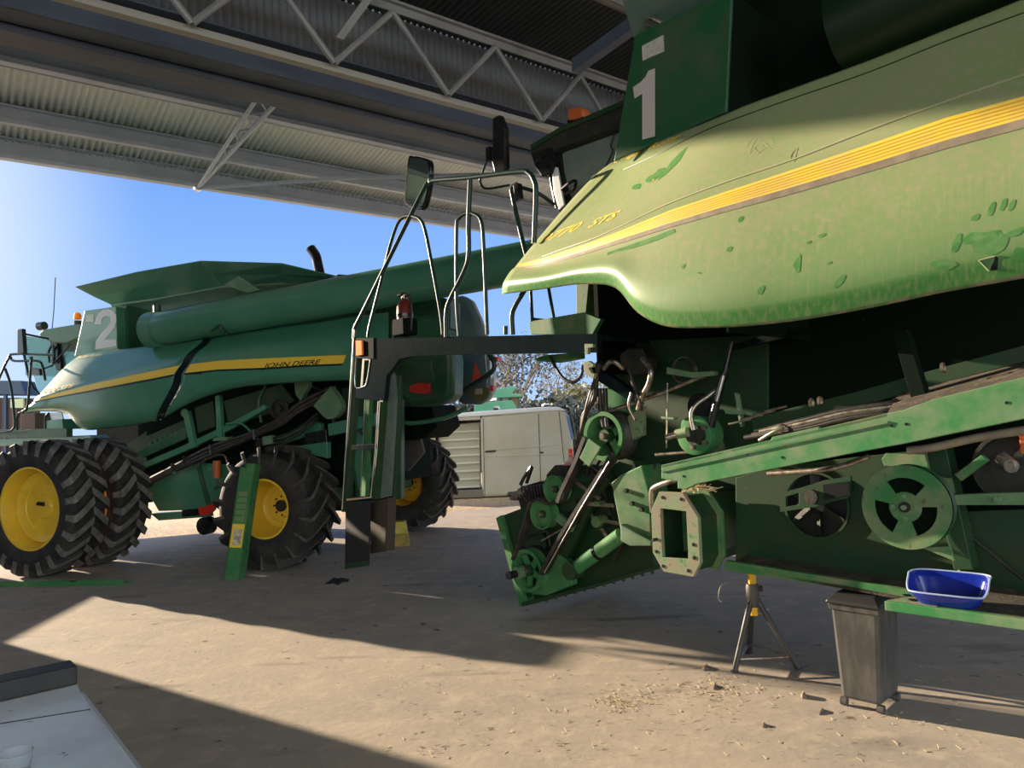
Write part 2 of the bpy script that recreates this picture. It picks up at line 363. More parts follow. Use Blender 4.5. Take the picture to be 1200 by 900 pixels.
def ribbon(mb, a, b, pr, th, k=24, m=0):
    """strip between two pixel polylines of equal length"""
    def samp(l, t):
        f = t*(len(l)-1); i = min(int(f), len(l)-2); f -= i
        return l[i][0]*(1-f)+l[i+1][0]*f, l[i][1]*(1-f)+l[i+1][1]*f
    rows = [[] for _ in range(4)]
    for i in range(k+1):
        (xa, ya), (xb, yb) = samp(a, i/k), samp(b, i/k)
        for j in range(4):
            t = j/3; p, n_ = pr(xa*(1-t)+xb*t, ya*(1-t)+yb*t); rows[j].append(p+n_*th)
    mb.grid(rows, m); return mb
# ================================================================== the place
DD = V((.79, .613, 0)).normalized(); NN = V((-DD.y, DD.x, 0))
def Q(a, p, z): return DD*a+NN*p+Z*z
# slab and dirt
e0 = V((-16, 9.0, 0)); e1 = V((14, 21.5, 0))
mb = MB().prism([e0-Z*.0, e1, V((16, -9, 0)), V((-14, -9, 0))], -Z*.15)
fl = part('floor', mb, M['floor']); tag(fl, kind='structure')
mb = MB().prism([V((-400, -60, -.05)), V((400, -60, -.05)), V((400, 600, -.05)), V((-400, 600, -.05))], -Z*.3)
g = part('ground', mb, M['ground']); tag(g, kind='structure')
def corr(p0, z0, p1, z1, a0, a1, pitch=.09, amp=.019, mb=None):
    mb = mb or MB(); n = int((a1-a0)/pitch*6); r0 = []; r1 = []
    for i in range(n+1):
        a = a0+(a1-a0)*i/n; h = amp*math.sin(2*PI*a/pitch)
        r0.append(Q(a, p0, z0+h)); r1.append(Q(a, p1, z1+h))
    return mb.grid([r0, r1])
# canopy beyond the truss, then the high main roof over the camera
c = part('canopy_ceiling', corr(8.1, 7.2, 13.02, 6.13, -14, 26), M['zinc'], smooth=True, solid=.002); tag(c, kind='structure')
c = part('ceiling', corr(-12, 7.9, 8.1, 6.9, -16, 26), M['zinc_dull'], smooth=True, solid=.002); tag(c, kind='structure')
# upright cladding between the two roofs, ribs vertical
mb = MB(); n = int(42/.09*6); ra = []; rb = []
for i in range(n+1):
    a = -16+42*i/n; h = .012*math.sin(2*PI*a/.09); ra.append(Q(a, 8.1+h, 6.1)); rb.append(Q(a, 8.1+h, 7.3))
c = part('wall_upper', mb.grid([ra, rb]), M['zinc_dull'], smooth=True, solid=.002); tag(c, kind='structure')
def lab_beam(name, p, z, w_, h, m, label, lip=.0):
    mb = MB(); A = Q(-14, p, z+h/2); B = Q(26, p, z+h/2)
    mb.beam(A, B, NN*w_*.25, Z*h)                                     # web
    mb.beam(Q(-14, p-w_/2, z+.01), Q(26, p-w_/2, z+.01), NN*w_, Z*.02)   # lower flange
    mb.beam(Q(-14, p-w_/2, z+h-.01), Q(26, p-w_/2, z+h-.01), NN*w_, Z*.02)
    mb.beam(Q(-14, p-w_, z+.03), Q(26, p-w_, z+.03), NN*.015, Z*.06)
    o = part(name, mb, m); tag(o, label, 'roof beam'); return o
def pz(y, x, z): q = G(x, y, z); return q.dot(NN)
fascia_p = pz(187, 0, 5.85)
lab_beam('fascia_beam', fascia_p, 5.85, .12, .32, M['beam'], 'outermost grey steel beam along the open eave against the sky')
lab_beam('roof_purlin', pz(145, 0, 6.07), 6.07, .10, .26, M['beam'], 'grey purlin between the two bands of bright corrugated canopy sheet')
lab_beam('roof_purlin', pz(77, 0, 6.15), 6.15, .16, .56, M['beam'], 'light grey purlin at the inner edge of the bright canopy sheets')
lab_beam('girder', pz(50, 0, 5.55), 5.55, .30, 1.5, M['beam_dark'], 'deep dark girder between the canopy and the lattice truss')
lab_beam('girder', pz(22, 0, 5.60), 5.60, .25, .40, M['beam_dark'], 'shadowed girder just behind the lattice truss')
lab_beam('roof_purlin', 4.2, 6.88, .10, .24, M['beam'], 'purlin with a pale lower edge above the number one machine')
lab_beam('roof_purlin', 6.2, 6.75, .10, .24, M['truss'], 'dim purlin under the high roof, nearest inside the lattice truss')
# lattice truss
zb = 5.45; pt_ = pz(76, 360, zb)
root = empty('roof_truss', Q(0, pt_, zb)); tag(root, 'steel lattice truss with zigzag round webs across the shed opening', 'truss')
def on_truss(x, y): return PL(x, y, Q(0, pt_, 0), NN)
zt = on_truss(460, 14).z
mb = MB(); mb.beam(Q(-14, pt_, zb), Q(26, pt_, zb), NN*.10, Z*.035); mb.beam(Q(-14, pt_+.1, zb+.10), Q(26, pt_+.1, zb+.10), NN*.02, Z*.05)
part('bottom_chord', mb, mat('pale chord steel', (.34, .33, .29, 1), .5), root)
mb = MB(); mb.beam(Q(-14, pt_, zt+.10), Q(26, pt_, zt+.10), NN*.12, Z*.03); mb.beam(Q(-14, pt_, zt+.05), Q(26, pt_, zt+.05), NN*.02, Z*.10)
part('top_chord', mb, M['truss'], root)
aa = lambda x, y: on_truss(x, y).dot(DD)
t0 = aa(460, 18); stp = (aa(580, 53)-t0); b0 = aa(525, 103)
tn = [t0+stp*k for k in range(-7, 9)]
for k, a in enumerate(tn[:-1]):
    for a2 in (a+(b0-t0), ):
        part('web_member', MB().tube([Q(a, pt_, zt), Q(a2, pt_, zb+.1)], .035, 8), M['truss'], root)
        part('web_member', MB().tube([Q(a2, pt_, zb+.1), Q(tn[k+1], pt_, zt)], .035, 8), M['truss'], root)
# strut on the truss, rafter stubs
q0 = on_truss(397, 46); q1 = G(452, -30, 6.6)
tag(part('roof_brace', MB().beam(q0, q1, DD*.09, NN*.05), M['truss']), 'pale flat brace rising from the lattice truss to the roof', 'brace')
a_ = G(680, 74, 6.1); b_ = G(738, 32, 6.3)
tag(part('rafter', MB().beam(a_+(a_-b_)*.1, b_+(b_-a_)*1.6, DD*.12, Z*.16), M['beam_dark']), 'dark rafter running away under the high roof beside the number one hopper', 'rafter')
# lattice bracket hanging below the canopy
root = empty('lattice_bracket', G(232, 222, 5.78)); tag(root, 'pale triangular lattice bracket pointing down to the open eave', 'bracket')
tip = G(232, 220, 5.78); ta = G(302, 114, 6.14); tb = G(325, 119, 6.14)
part('chord', MB().tube([ta, tip], .03, 8), M['beam'], root); part('chord', MB().tube([tb, tip], .035, 8), M['beam'], root)
mb = MB()
for k in range(5):
    u0 = k/6; u1 = (k+.6)/6; A = ta.lerp(tip, u0); B = tb.lerp(tip, u1); Cc = ta.lerp(tip, (k+1)/6)
    mb.tube([A, B], .014, 6); mb.tube([B, Cc], .014, 6)
part('lacing', mb, M['beam'], root)
part('end_plate', MB().cyl(tip, (tip-ta).normalized(), -.05, .03, .06), M['chrome'], root)
tag(part('tie_rod', MB().tube([tip.lerp(G(420, 208, 5.88), .03), G(420, 208, 5.88), G(640, 203, 5.94)], .035, 8), M['beam']), 'long pale tie rod running right from the lattice bracket', 'tie rod')
# shed wall left of the view: its end casts the long shadow over the bench
wa = G(0, 763)+SH*5.2; wb = V((-7.2, -6, 0))
mb = MB(); nrm = (wb-wa).normalized(); side = V((-nrm.y, nrm.x, 0))
mb.prism([wa, wb, wb+Z*5.4, wa+Z*5.4], side*.08)
wc = V((-8.95, 11.3, 0)); mb2 = MB().prism([wa, wc, wc+Z*1.16, wa+Z*1.16], V((-.12, 0, 0)))
tag(part('wall_shade_caster', mb2, M['zinc_dull']), kind='structure')  # unseen low wall added to throw shade on the left floor
tag(part('wall_left', mb, M['zinc_dull']), kind='structure')
mb = MB(); mb.box(wa+Z*2.7, V((.2, 0, 0)), V((0, .2, 0)), Z*5.4)
tag(part('trim_1', mb, M['beam_dark']), kind='structure')
# ================================================================== wheels
def tyre_mesh(c, ax, R, rr, W, nl, lh, lw, sweep, hand=1, fwd=1):
    """agricultural tyre: lathe carcass plus chevron lugs (material 1 on the lug tops)"""
    mb = MB(); h = W/2; Rc = R-lh
    prof = [(h*.62, rr-.01), (h*.78, rr), (h*.9, rr+.03), (h*1.0, rr+(Rc-rr)*.35), (h*1.03, rr+(Rc-rr)*.6), (h*.97, Rc-.05), (h*.86, Rc-.012), (h*.4, Rc), (0, Rc+.004)]
    prof = prof+[(-a, b) for a, b in prof[-2::-1]]
    mb.lathe(c, ax, prof, 56)
    ax = V(ax).normalized(); q = Z; e = (q-ax*q.dot(ax)).normalized(); g = ax.cross(e)
    def pt(a, r, th): return V(c)+ax*a+(e*math.cos(th)+g*math.sin(th))*r
    secs = [(h*1.035, Rc-.13, Rc-.10, 0, .8), (h*1.03, Rc-.07, R-.035, 0, .9), (h*.93, Rc-.03, R-.008, .10, 1), (h*.62, Rc-.01, R-.002, .38, 1), (h*.28, Rc-.01, R, .72, .95), (-h*.04, Rc-.01, R, 1.0, .9)]
    for sd in (1, -1):
        for k in range(nl):
            th0 = 2*PI*(k+(.5 if sd < 0 else 0))/nl
            vs = []
            for (a, rb, rt, sw, wf) in secs:
                th = th0+fwd*sweep/R*sw; dw = lw*wf/R/2
                vs += [pt(sd*a, rb, th-dw*1.25), pt(sd*a, rt, th-dw), pt(sd*a, rt, th+dw), pt(sd*a, rb, th+dw*1.25)]
            n = len(secs); base = len(mb.v); mb.v += vs
            for i in range(n-1):
                o = base+i*4
                for (p, q_, mm) in ((0, 1, 0), (1, 2, 1), (2, 3, 0)):
                    mb.f.append([o+p, o+q_, o+4+q_, o+4+p]); mb.m.append(mm)
            mb.f.append([base, base+1, base+2, base+3]); mb.m.append(1)
            o = base+(n-1)*4; mb.f.append([o+3, o+2, o+1, o]); mb.m.append(0)
    return mb
def wheel(parent, c, ax, R, rr, W, nl, lh, lw, sweep, disc, lugm, fwd=1, hub='slot', label=None):
    """rim is the part, tyre/hub/bolts its sub-parts; ax points to the outside; disc = axial place of the dish"""
    h = W/2; mb = MB(); d = disc
    prof = [(h*.80, rr+.015), (h*.86, rr+.02), (h*.86, rr-.005), (h*.74, rr-.02), (h*.5, rr-.04), (h*.1, rr-.055), (d+.03, rr-.075), (d+.01, rr-.10), (d, rr*.62), (d-.015, rr*.60), (d-.02, .16), (d+.01, .14), (d+.01, .001)]
    mb.lathe(c, ax, prof, 48)
    mb.lathe(c, ax, [(h*.5, rr-.03), (-h*.8, rr-.01)], 48)
    rim = part('wheel_rim', mb, M['yellow'], parent, smooth=True, label=label)
    part('tyre', tyre_mesh(c, ax, R, rr, W, nl, lh, lw, sweep, fwd=fwd), [M['rubber'], lugm], rim, smooth=True)
    ax = V(ax).normalized(); e = (Z-ax*Z.dot(ax)).normalized(); g = ax.cross(e); cc = V(c)
    if hub == 'slot':
        mb = MB(); mb.tube([cc+ax*(d+.02)-g*.05+e*.04, cc+ax*(d+.03)+g*.05+e*.05], .028, 8); part('hub_slot', mb, M['black'], rim)
        mb = MB()
        for t in (-.25, -.05, .12): mb.box(cc+ax*(-.01)+g*(-(rr-.09))*math.cos(t)+e*(rr-.09)*math.sin(t), ax*.05, g*.02, e*.03)
        part('rim_clamps', mb, M['dark'], rim)
    else:
        mb = MB()
        mb.cyl(cc, ax, d, d+.05, .075, 20)
        for k in range(8): mb.cyl(cc+(e*math.cos(k*PI/4)+g*math.sin(k*PI/4))*.12, ax, d-.01, d+.025, .013, 6)
        part('hub_and_bolts', mb, M['grime'] if hub == 'bolts' else M['green_deep'], rim, smooth=True)
    return rim
# ================================================================== number two combine (far)
R2 = empty('combine_harvester', O2); tag(R2, 'green combine harvester with a large white 2, standing on wheels at the left', 'combine harvester')
zc = lambda s, d, z: L2(s, d, z)
wheel(R2, zc(3.30, .59, .875), N2, .885, .52, .50, 22, .055, .11, .22, .02, M['lug'], fwd=1)
wheel(R2, zc(3.30, -.12, .875), N2, .885, .52, .50, 22, .055, .11, .22, .10, M['lug'], fwd=1, hub='green')
wheel(R2, zc(.33, -.34, .775), N2, .79, .36, .66, 18, .085, .05, .30, -.10, M['lug_rear'], fwd=1, hub='bolts')
wheel(R2, zc(0.15, -3.62, .79), -N2, .80, .375, .66, 20, .065, .05, .30, .0, M['lug_rear'], fwd=-1, hub='bolts')
wheel(R2, zc(3.24, -3.6, .90), -N2, .90, .545, .50, 22, .055, .085, .20, .02, M['lug'], fwd=1)
def p2(pts, d): return [P2(x, y, d) for x, y in pts]
def pr2(name, pts, d, t, m, bevel=.004, parent=None, label=None, inner=None):
    mb = MB().prism(p2(pts, d), -N2*t); return part(name, mb, M[m] if isinstance(m, str) else m, parent or R2, bevel=bevel, label=label)
def tb2(name, pts, r, m, sm=4, parent=None, n=8):
    """pts: (x, y, d)"""
    return part(name, MB().tube([P2(*q) for q in pts], r, n, sm), M[m], parent or R2, smooth=True)
# ---- side shields from stations of (x, y, d)
def resample(rows, k):
    cols = [crp(r, k) for r in rows]                            # along each station
    n = len(cols[0]); return [crp([c_[j] for c_ in cols], k) for j in range(n)]
def shield(name, sts, ds, P, m, parent, noses, k=4, th=.012):
    rows = [[P(x, y, dd-ns) for (x, y), dd in zip(st, ds)] for st, ns in zip(sts, noses)]
    gr = resample(rows, k); nr = len(gr); nc = len(gr[0])
    mb = MB().grid(gr); uv = [(j/(nc-1), i/(nr-1)) for i in range(nr) for j in range(nc)]
    return part(name, mb, m, parent, smooth=True, uvs=uv, solid=th, face=(N1 if P is P1 else N2)), gr
dsh = [-.34, -.26, -.07, -.015, 0, 0, -.02, -.10]
# rows: top, groove, crease, stripe top, stripe bottom, flank, curl, bottom
front = [
 [(92, 417), (78, 428), (50, 458), (42, 466), (40, 469), (38, 472), (26, 481), (23, 485)],
 [(104, 414), (96, 422), (72, 452), (66, 460), (66, 464), (65, 467), (55, 477), (52, 482)],
 [(118, 412), (112, 419), (92, 447), (88, 455), (88, 461), (86, 465), (80, 479), (79, 486)],
 [(135, 410), (132, 416), (112, 442), (108, 450), (108, 457), (107, 462), (98, 492), (95, 502)],
 [(160, 407), (158, 413), (145, 433), (142, 443), (142, 451), (140, 460), (128, 492), (127, 502)],
 [(195, 401), (192, 408), (180, 426), (176, 436), (176, 445), (174, 455), (160, 488), (158, 498)],
 [(241, 394), (238, 400), (220, 416), (213, 428), (206, 439), (204, 448), (187, 482), (184, 493)]]
SH2, g2 = shield('side_shield', front, dsh, P2, M['green'], R2, [.10, .05, .02, .01, 0, 0, 0])
rear = [
 [(245, 394), (242, 400), (224, 416), (217, 428), (209, 439), (208, 448), (192, 482), (188, 492)],
 [(275, 389), (272, 396), (258, 412), (252, 424), (250, 434), (248, 442), (228, 464), (222, 473)],
 [(315, 383), (313, 390), (305, 406), (302, 419), (301, 429), (299, 436), (278, 449), (272, 456)],
 [(360, 378), (359, 384), (356, 400), (355, 414), (355, 424), (354, 430), (342, 441), (340, 449)],
 [(410, 371), (410, 377), (409, 394), (407, 411), (405, 420), (405, 427), (404, 438), (404, 446)],
 [(455, 366), (455, 372), (455, 390), (454, 406), (453, 416), (453, 422), (453, 436), (453, 445)]]
SH3, g3 = shield('side_shield', rear, dsh, P2, M['green'], R2, [0, 0, 0, 0, 0, .02])
s2f = surf(SH2); s2r = surf(SH3)
mb = MB(); ribbon(mb, [(34, 471.5), (66, 461), (108, 450), (176, 435.5), (211, 428)], [(34, 472), (66, 465), (108, 457), (176, 444), (204, 438.5)], s2f, .003)
part('stripe', mb, M['yellow_stripe'], SH2)
mb = MB(); ribbon(mb, [(34, 472), (66, 465), (108, 457), (176, 444), (204, 438.5)], [(34, 473), (66, 466.5), (108, 459), (176, 446.5), (203, 441)], s2f, .003)
part('stripe_lower_line', mb, M['black_decal'], SH2)  # thin black decal line below the yellow stripe
mb = MB(); ribbon(mb, [(216, 428), (252, 424), (302, 421.5), (355, 417), (406, 416)], [(209, 438.5), (250, 434), (301, 430.5), (355, 426), (403, 425.5)], s2r, .003)
mb = MB(); ribbon(mb, [(217, 437), (216, 427.5)][::-1]+[], [(209, 447), (209, 447)], s2r, .003) if False else ribbon(mb, [(216, 427.5), (260, 422.5), (310, 420), (355, 418), (406, 416)], [(209, 438), (255, 433), (310, 431), (355, 428), (402, 426)], s2r, .003)
part('stripe', mb, M['yellow_stripe'], SH3)
mb = MB(); ribbon(mb, [(209, 438), (255, 433), (310, 431), (355, 428), (402, 426)], [(208, 440), (255, 435), (310, 433), (355, 430), (401, 428)], s2r, .003)
part('stripe_lower_line', mb, M['black_decal'], SH3)
mb = MB(); lettering(mb, 'JOHN DEERE', [(307, 434), (375, 428.5), (377, 421), (309, 426)], s2r, .006, ital=.3, offset=.012)
part('lettering', mb, M['black_decal'], SH3, label='black lettering on the yellow stripe')
mb = MB(); lettering(mb, '9770 STS', [(45, 462), (86, 454), (87.5, 449.5), (49, 457)], s2f, .006, ital=.3, offset=.02)
part('lettering', mb, M['yellow_stripe'], SH2, label='yellow model lettering near the nose')
mb = MB(); lettering(mb, 'Bullet Rotor', [(90, 421), (120, 416.5), (121, 414), (93, 417.5)], s2f, .006, ital=.3, offset=.01)
part('lettering', mb, M['yellow_stripe'], SH2)
# seam between the shields
mb = MB(); mb.grid([[r[-1]-F2*-.01+N2*.008 for r in [list(c) for c in zip(*[list(q) for q in zip(*g2)])]], [r[0].lerp(r[1], .4)-F2*.01+N2*.008 for r in [list(c) for c in zip(*[list(q) for q in zip(*g3)])]]])
part('shield_seam', mb, M['dark'], R2)
# ---- body under the shields
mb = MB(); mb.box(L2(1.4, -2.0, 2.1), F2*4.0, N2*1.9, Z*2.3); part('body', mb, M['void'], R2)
mb = MB(); mb.box(L2(3.7, -1.95, 1.85), F2*1.1, N2*1.8, Z*.75); part('front_frame', mb, M['grime'], R2)
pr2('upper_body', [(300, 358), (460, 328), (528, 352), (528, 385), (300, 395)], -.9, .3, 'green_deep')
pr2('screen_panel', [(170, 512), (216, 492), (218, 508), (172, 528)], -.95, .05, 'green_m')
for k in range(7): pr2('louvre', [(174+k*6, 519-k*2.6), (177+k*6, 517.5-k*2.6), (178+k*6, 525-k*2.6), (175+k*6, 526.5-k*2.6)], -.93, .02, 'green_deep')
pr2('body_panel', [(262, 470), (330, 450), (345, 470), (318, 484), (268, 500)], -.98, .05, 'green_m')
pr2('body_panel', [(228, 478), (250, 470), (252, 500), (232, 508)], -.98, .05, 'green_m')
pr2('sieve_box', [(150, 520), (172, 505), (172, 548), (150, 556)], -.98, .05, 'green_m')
tb2('linkage', [(265, 497, -.62), (282, 496, -.6), (296, 508, -.6), (303, 516, -.6)], .016, 'green', 3)
tb2('linkage', [(312, 452, -.8), (304, 470, -.8), (306, 495, -.8)], .02, 'green_deep', 3)
tb2('hose', [(350, 452, -.8), (372, 455, -.8), (386, 470, -.75), (392, 500, -.7)], .018, 'hose')
part('drive_disc', MB().lathe(P2(217, 484, -.7), N2, [(0, .06), (.02, .06), (.02, .001)], 16), M['green'], R2, smooth=True)
pr2('frame_plate', [(190, 556), (205, 549), (228, 542), (270, 545), (276, 575), (272, 592), (245, 597), (186, 599), (172, 575)], -.85, .06, 'green')
pr2('frame_rib', [(229, 543), (233, 543), (247, 594), (242, 595)], -.82, .03, 'green_deep')
pr2('frame_rib', [(250, 572), (262, 562), (264, 564), (252, 575)], -.82, .02, 'green_deep')
pr2('lower_sill', [(176, 602), (240, 598), (242, 606), (186, 610)], -.80, .15, 'green')
pr2('tool_box', [(213, 598), (233, 596), (233, 604), (213, 606)], -.72, .12, 'black')
pr2('red_guard', [(232, 595), (249, 591), (251, 597), (245, 603), (234, 604)], -.70, .05, 'red', label='red guard plate')
part('ground_drive', MB().cyl(P2(241, 616, -1.1), N2, -.1, .05, .13, 12), M['black'], R2)
pr2('upper_beam', [(150, 535), (218, 500), (218, 514), (168, 536)], -.75, .06, 'green_deep')
pr2('side_rail', [(166, 543), (215, 522), (265, 498), (310, 474), (312, 479), (267, 505), (216, 529), (168, 549)], -.70, .08, 'green')
pr2('post', [(214, 483), (220, 481), (229, 524), (223, 526)], -.66, .07, 'green')
pr2('post', [(252, 464), (257, 463), (260, 512), (254, 514)], -.66, .07, 'green')
pr2('post_foot', [(250, 513), (266, 512), (267, 516), (249, 517)], -.62, .12, 'green_cover')
for k, off in enumerate((0, 5, 9)):
    tb2('hose', [(172, 563+off*.5, -.60), (205, 546+off*.6, -.55), (247, 524+off, -.52), (292, 509+off*.5, -.52), (330, 490+off*.8, -.55), (350, 473+off, -.6), (385, 455+off, -.7)], .028, 'hose')
for k in range(3):
    tb2('hose', [(300, 516+k*3, -.56), (330, 511+k*4, -.54), (352, 500+k*4, -.55), (372, 485+k*4, -.6)], .014, 'hose')
for (x, y) in ((247, 526), (216, 539), (298, 508), (202, 548)):
    part('hose_clamp', MB().beam(P2(x, y-5, -.5), P2(x+1, y+7, -.5), F2*.03, N2*.05), M['chrome'], R2)
part('oil_filter', MB().cyl(P2(254.5, 560, -.66), Z, 0, .24, .055, 16), M['copper'], R2, smooth=True, label='orange canister filter')
tb2('filter_pipe', [(230, 546, -.6), (245, 537, -.6), (262, 533, -.6), (268, 548, -.6)], .012, 'steel')
part('drive_disc', MB().lathe(P2(329, 479, -.72), N2, [(0, .14), (.02, .15), (.04, .15), (.04, .12), (.01, .11), (.01, .05), (.05, .04), (.05, .001)], 28), M['grime'], R2, smooth=True)
pr2('chain_cover', closed([(386, 454), (388, 455), (394, 463), (399, 472), (399, 480), (394, 488), (387, 491), (380, 489), (369, 477), (368, 475)]), -.55, .12, 'green_cover', .012, label='pale teardrop shaped cover')
pr2('bracket', [(344, 440), (360, 437), (362, 452), (352, 470), (346, 462)], -.7, .08, 'green_cover')
pr2('axle_beam', [(384, 497), (440, 484), (440, 498), (408, 506), (385, 511)], -.62, .14, 'green')
pr2('axle_plate', [(345, 523), (383, 518), (383, 537), (366, 533)], -.60, .1, 'green')
pr2('side_rail', [(318, 515), (368, 494), (376, 496), (376, 506), (322, 524)], -.75, .08, 'green')
pr2('battery_box', [(357, 508), (382, 503), (383, 518), (358, 521)], -.62, .16, 'black')
pr2('bracket', [(307, 512), (318, 510), (318, 520), (308, 522)], -.50, .08, 'green_cover')
pr2('rear_frame', [(400, 455), (470, 450), (470, 585), (418, 588), (410, 520)], -1.0, .1, 'green_deep')
pr2('rear_frame', [(408, 498), (425, 494), (432, 560), (420, 575)], -.8, .1, 'green')
tb2('hose', [(416, 492, -.7), (423, 506, -.7), (430, 512, -.7), (440, 505, -.7)], .02, 'rail')
part('axle', MB().beam(L2(0, -.6, .85), L2(.04, -3.3, .85), F2*.22, Z*.22), M['green_deep'], R2, bevel=.01)
part('axle', MB().beam(L2(3.24, -.1, .95), L2(3.24, -3.3, .95), F2*.35, Z*.35), M['green_deep'], R2, bevel=.01)
part('axle_pivot', MB().prism([L2(-.4, -1.3, 1.1), L2(.5, -1.3, 1.1), L2(.25, -1.3, .6), L2(-.2, -1.3, .6)], -N2*.8), M['grime'], R2)
# chopper and fender parts between the rear wheels
pr2('mud_flap', [(462, 518), (493, 514), (497, 530), (478, 552), (462, 550)], -1.6, .05, mat('grey rubber flap', (.10, .085, .075, 1), .8))
pr2('chopper_housing', [(462, 478), (505, 474), (512, 500), (497, 514), (463, 517)], -1.4, .8, 'void', .02)
tb2('pipe', [(470, 482, -1.2), (470, 490, -1.2), (480, 496, -1.2), (520, 490, -1.2), (548, 478, -1.2)], .03, 'green')
# ---- front: platform, ladder rails
pr2('platform_beam', [(-30, 504), (78, 502), (78, 512), (-30, 514)], -.15, .1, 'green_deep')
pr2('platform_beam', [(-30, 516), (104, 510), (112, 516), (-30, 524)], -.30, .3, 'green')
pr2('step_box', [(24, 485), (41, 484), (41, 503), (24, 504)], -.35, .3, mat('brown step panel', (.14, .08, .06, 1), .7))
pr2('step_box', [(53, 493), (73, 491), (74, 503), (53, 504)], -.45, .4, 'green')
pr2('small_window', [(58, 484), (72, 483), (74, 491), (60, 492)], -.5, .02, 'van_roof')
for pts in ([(20, 504, -.1), (20, 490, -.1), (23, 484, -.1), (28, 483, -.1)], [(53, 504, -.2), (53, 490, -.2), (57, 484, -.2)], [(-8, 462, 0), (0, 441, 0), (10, 420, 0), (17, 415, 0), (64, 416, 0)],
            [(-30, 505, 0), (13, 505, 0), (16, 480, 0), (12, 450, 0), (6, 432, 0)], [(30, 482, .05), (33, 470, .05), (37, 418, .05)], [(12, 418, 0), (17, 423, 0), (44, 423, 0), (50, 430, 0), (53, 446, 0)], [(28, 415, 0), (36, 448, 0), (46, 462, 0)]):
    tb2('handrail', pts, .018, 'rail', 4)
pr2('mirror_head', [(20, 386), (26, 385), (28, 414), (20, 416)], .05, .06, 'black', .01)
tb2('mirror_arm', [(27, 391, .0), (57, 397, -.3)], .015, 'black', 0)
pr2('mirror_head', [(37, 431), (47, 432), (47, 440), (37, 439)], -.1, .08, 'black', .01)
tb2('mirror_arm', [(47, 434, -.15), (62, 428, -.4)], .012, 'black', 0)
# ---- cab
def prism_to(pts, d0, d1, pts1=None):
    return MB().prism(p2(pts, d0), -N2*(d0-d1))
cabroof = part('cab_roof', prism_to([(44, 391), (50, 386), (86, 380), (95, 380), (94, 396), (78, 403), (62, 402), (50, 397)], -1.0, -2.9), M['green_deep'], R2, bevel=.03)
part('cab_glass', prism_to([(33, 416), (29, 394), (62, 398), (92, 396), (92, 424), (54, 458), (46, 462)], -1.15, -1.17), M['glass'], R2)
part('cab_glass', prism_to([(30, 440), (29, 394), (31, 394), (33, 440)], -1.15, -2.8), M['glass'], R2)
pr2('cab_pillar', [(58, 398), (66, 399), (71, 425), (71, 432), (66, 434), (64, 425)], -1.1, .1, 'dark')
tb2('door_handle', [(58, 425, -1.05), (57, 412, -1.05), (62, 405, -1.05), (62, 426, -1.05)], .02, 'black', 3)
tb2('wiper', [(60, 430, -1.1), (70, 418, -1.1), (84, 402, -1.1)], .015, 'black', 3)
part('seat', prism_to([(70, 402), (90, 400), (90, 412), (74, 412)], -1.5, -2.3), mat('brown cab lining', (.10, .06, .05, 1), .8), R2, bevel=.03)
b_ = part('beacon', MB().lathe(P2(91, 383, -1.3), Z, [(-.0, .06), (.10, .058)], 14), M['black'], R2, smooth=True)
part('lens', MB().lathe(P2(91, 374, -1.3), Z, [(0, .055), (.06, .057), (.10, .04), (.115, .001)], 14), M['amber'], b_, smooth=True)
tb2('antenna', [(61, 386, -1.8), (63, 365, -1.8), (65, 325, -1.8)], .008, 'rail', 0)
part('work_light', MB().cyl(P2(49, 382, -1.2), F2, -.06, .06, .07, 14), M['black'], R2, smooth=True)
# ---- number panel and hopper
npn = part('number_panel', MB().prism(p2([(99, 364), (136, 359), (138, 409), (87, 418)], -.6), -N2*.35), M['green'], R2, bevel=.01)
two = [(445, 400), (450, 373), (463, 348), (483, 334), (510, 330), (533, 338), (545, 357), (546, 385), (537, 415), (518, 440), (490, 472), (545, 471), (547, 503), (447, 518), (450, 480), (478, 440), (505, 412), (519, 388), (517, 366), (503, 359), (486, 364), (476, 380), (475, 400)]
mb = MB(); decal(mb, [(x/4, 280+y/4) for x, y in two], flat(P2, -.6, N2), .004, rings=0)
part('number', mb, M['white_number'], npn, label='large white figure 2')
mb = MB(); decal(mb, [(101, 369), (110, 368.5), (110, 377), (101, 377.5)], flat(P2, -.6, N2), .004); part('reflector_label', mb, M['label_grey'], npn)
pr2('panel_return', [(136, 359), (148, 358), (152, 410), (138, 410)], -.75, .25, 'green_deep')
pr2('hopper_side', [(135, 357), (262, 337), (330, 325), (385, 322), (385, 345), (240, 380), (160, 412), (145, 412)], -1.0, .1, 'green_deep')
# flared extension: near side, far side (mirrored about the centre line d=-1.98), ends
lowp = [(132, 358), (180, 351), (262, 336), (330, 332), (392, 327)]
topp = [(88, 336), (160, 319), (235, 306), (330, 309), (396, 324)]
lo_ = [P2(x, y, -.85) for x, y in lowp]; to_ = [P2(x, y, -.45) for x, y in topp]
def mir(p):
    q = p-O2; d = q.dot(N2); return p+N2*(2*(-1.98-d))
near = MB().grid([lo_, [a.lerp(b, .5) for a, b in zip(lo_, to_)], to_])
near.grid([[mir(a) for a in lo_], [mir(b) for b in to_]])
near.grid([[lo_[0], mir(lo_[0])], [to_[0], mir(to_[0])]]); near.grid([[lo_[-1], mir(lo_[-1])], [to_[-1], mir(to_[-1])]])
hx = part('hopper_extension', near, M['green'], R2, solid=.02)
mb = MB().tube(lo_, .03, 6); part('hinge_rail', mb, M['green_cover'], hx)
pr2('corner_gusset', [(262, 334), (280, 323), (305, 340), (290, 343)], -.62, .04, 'green_cover')
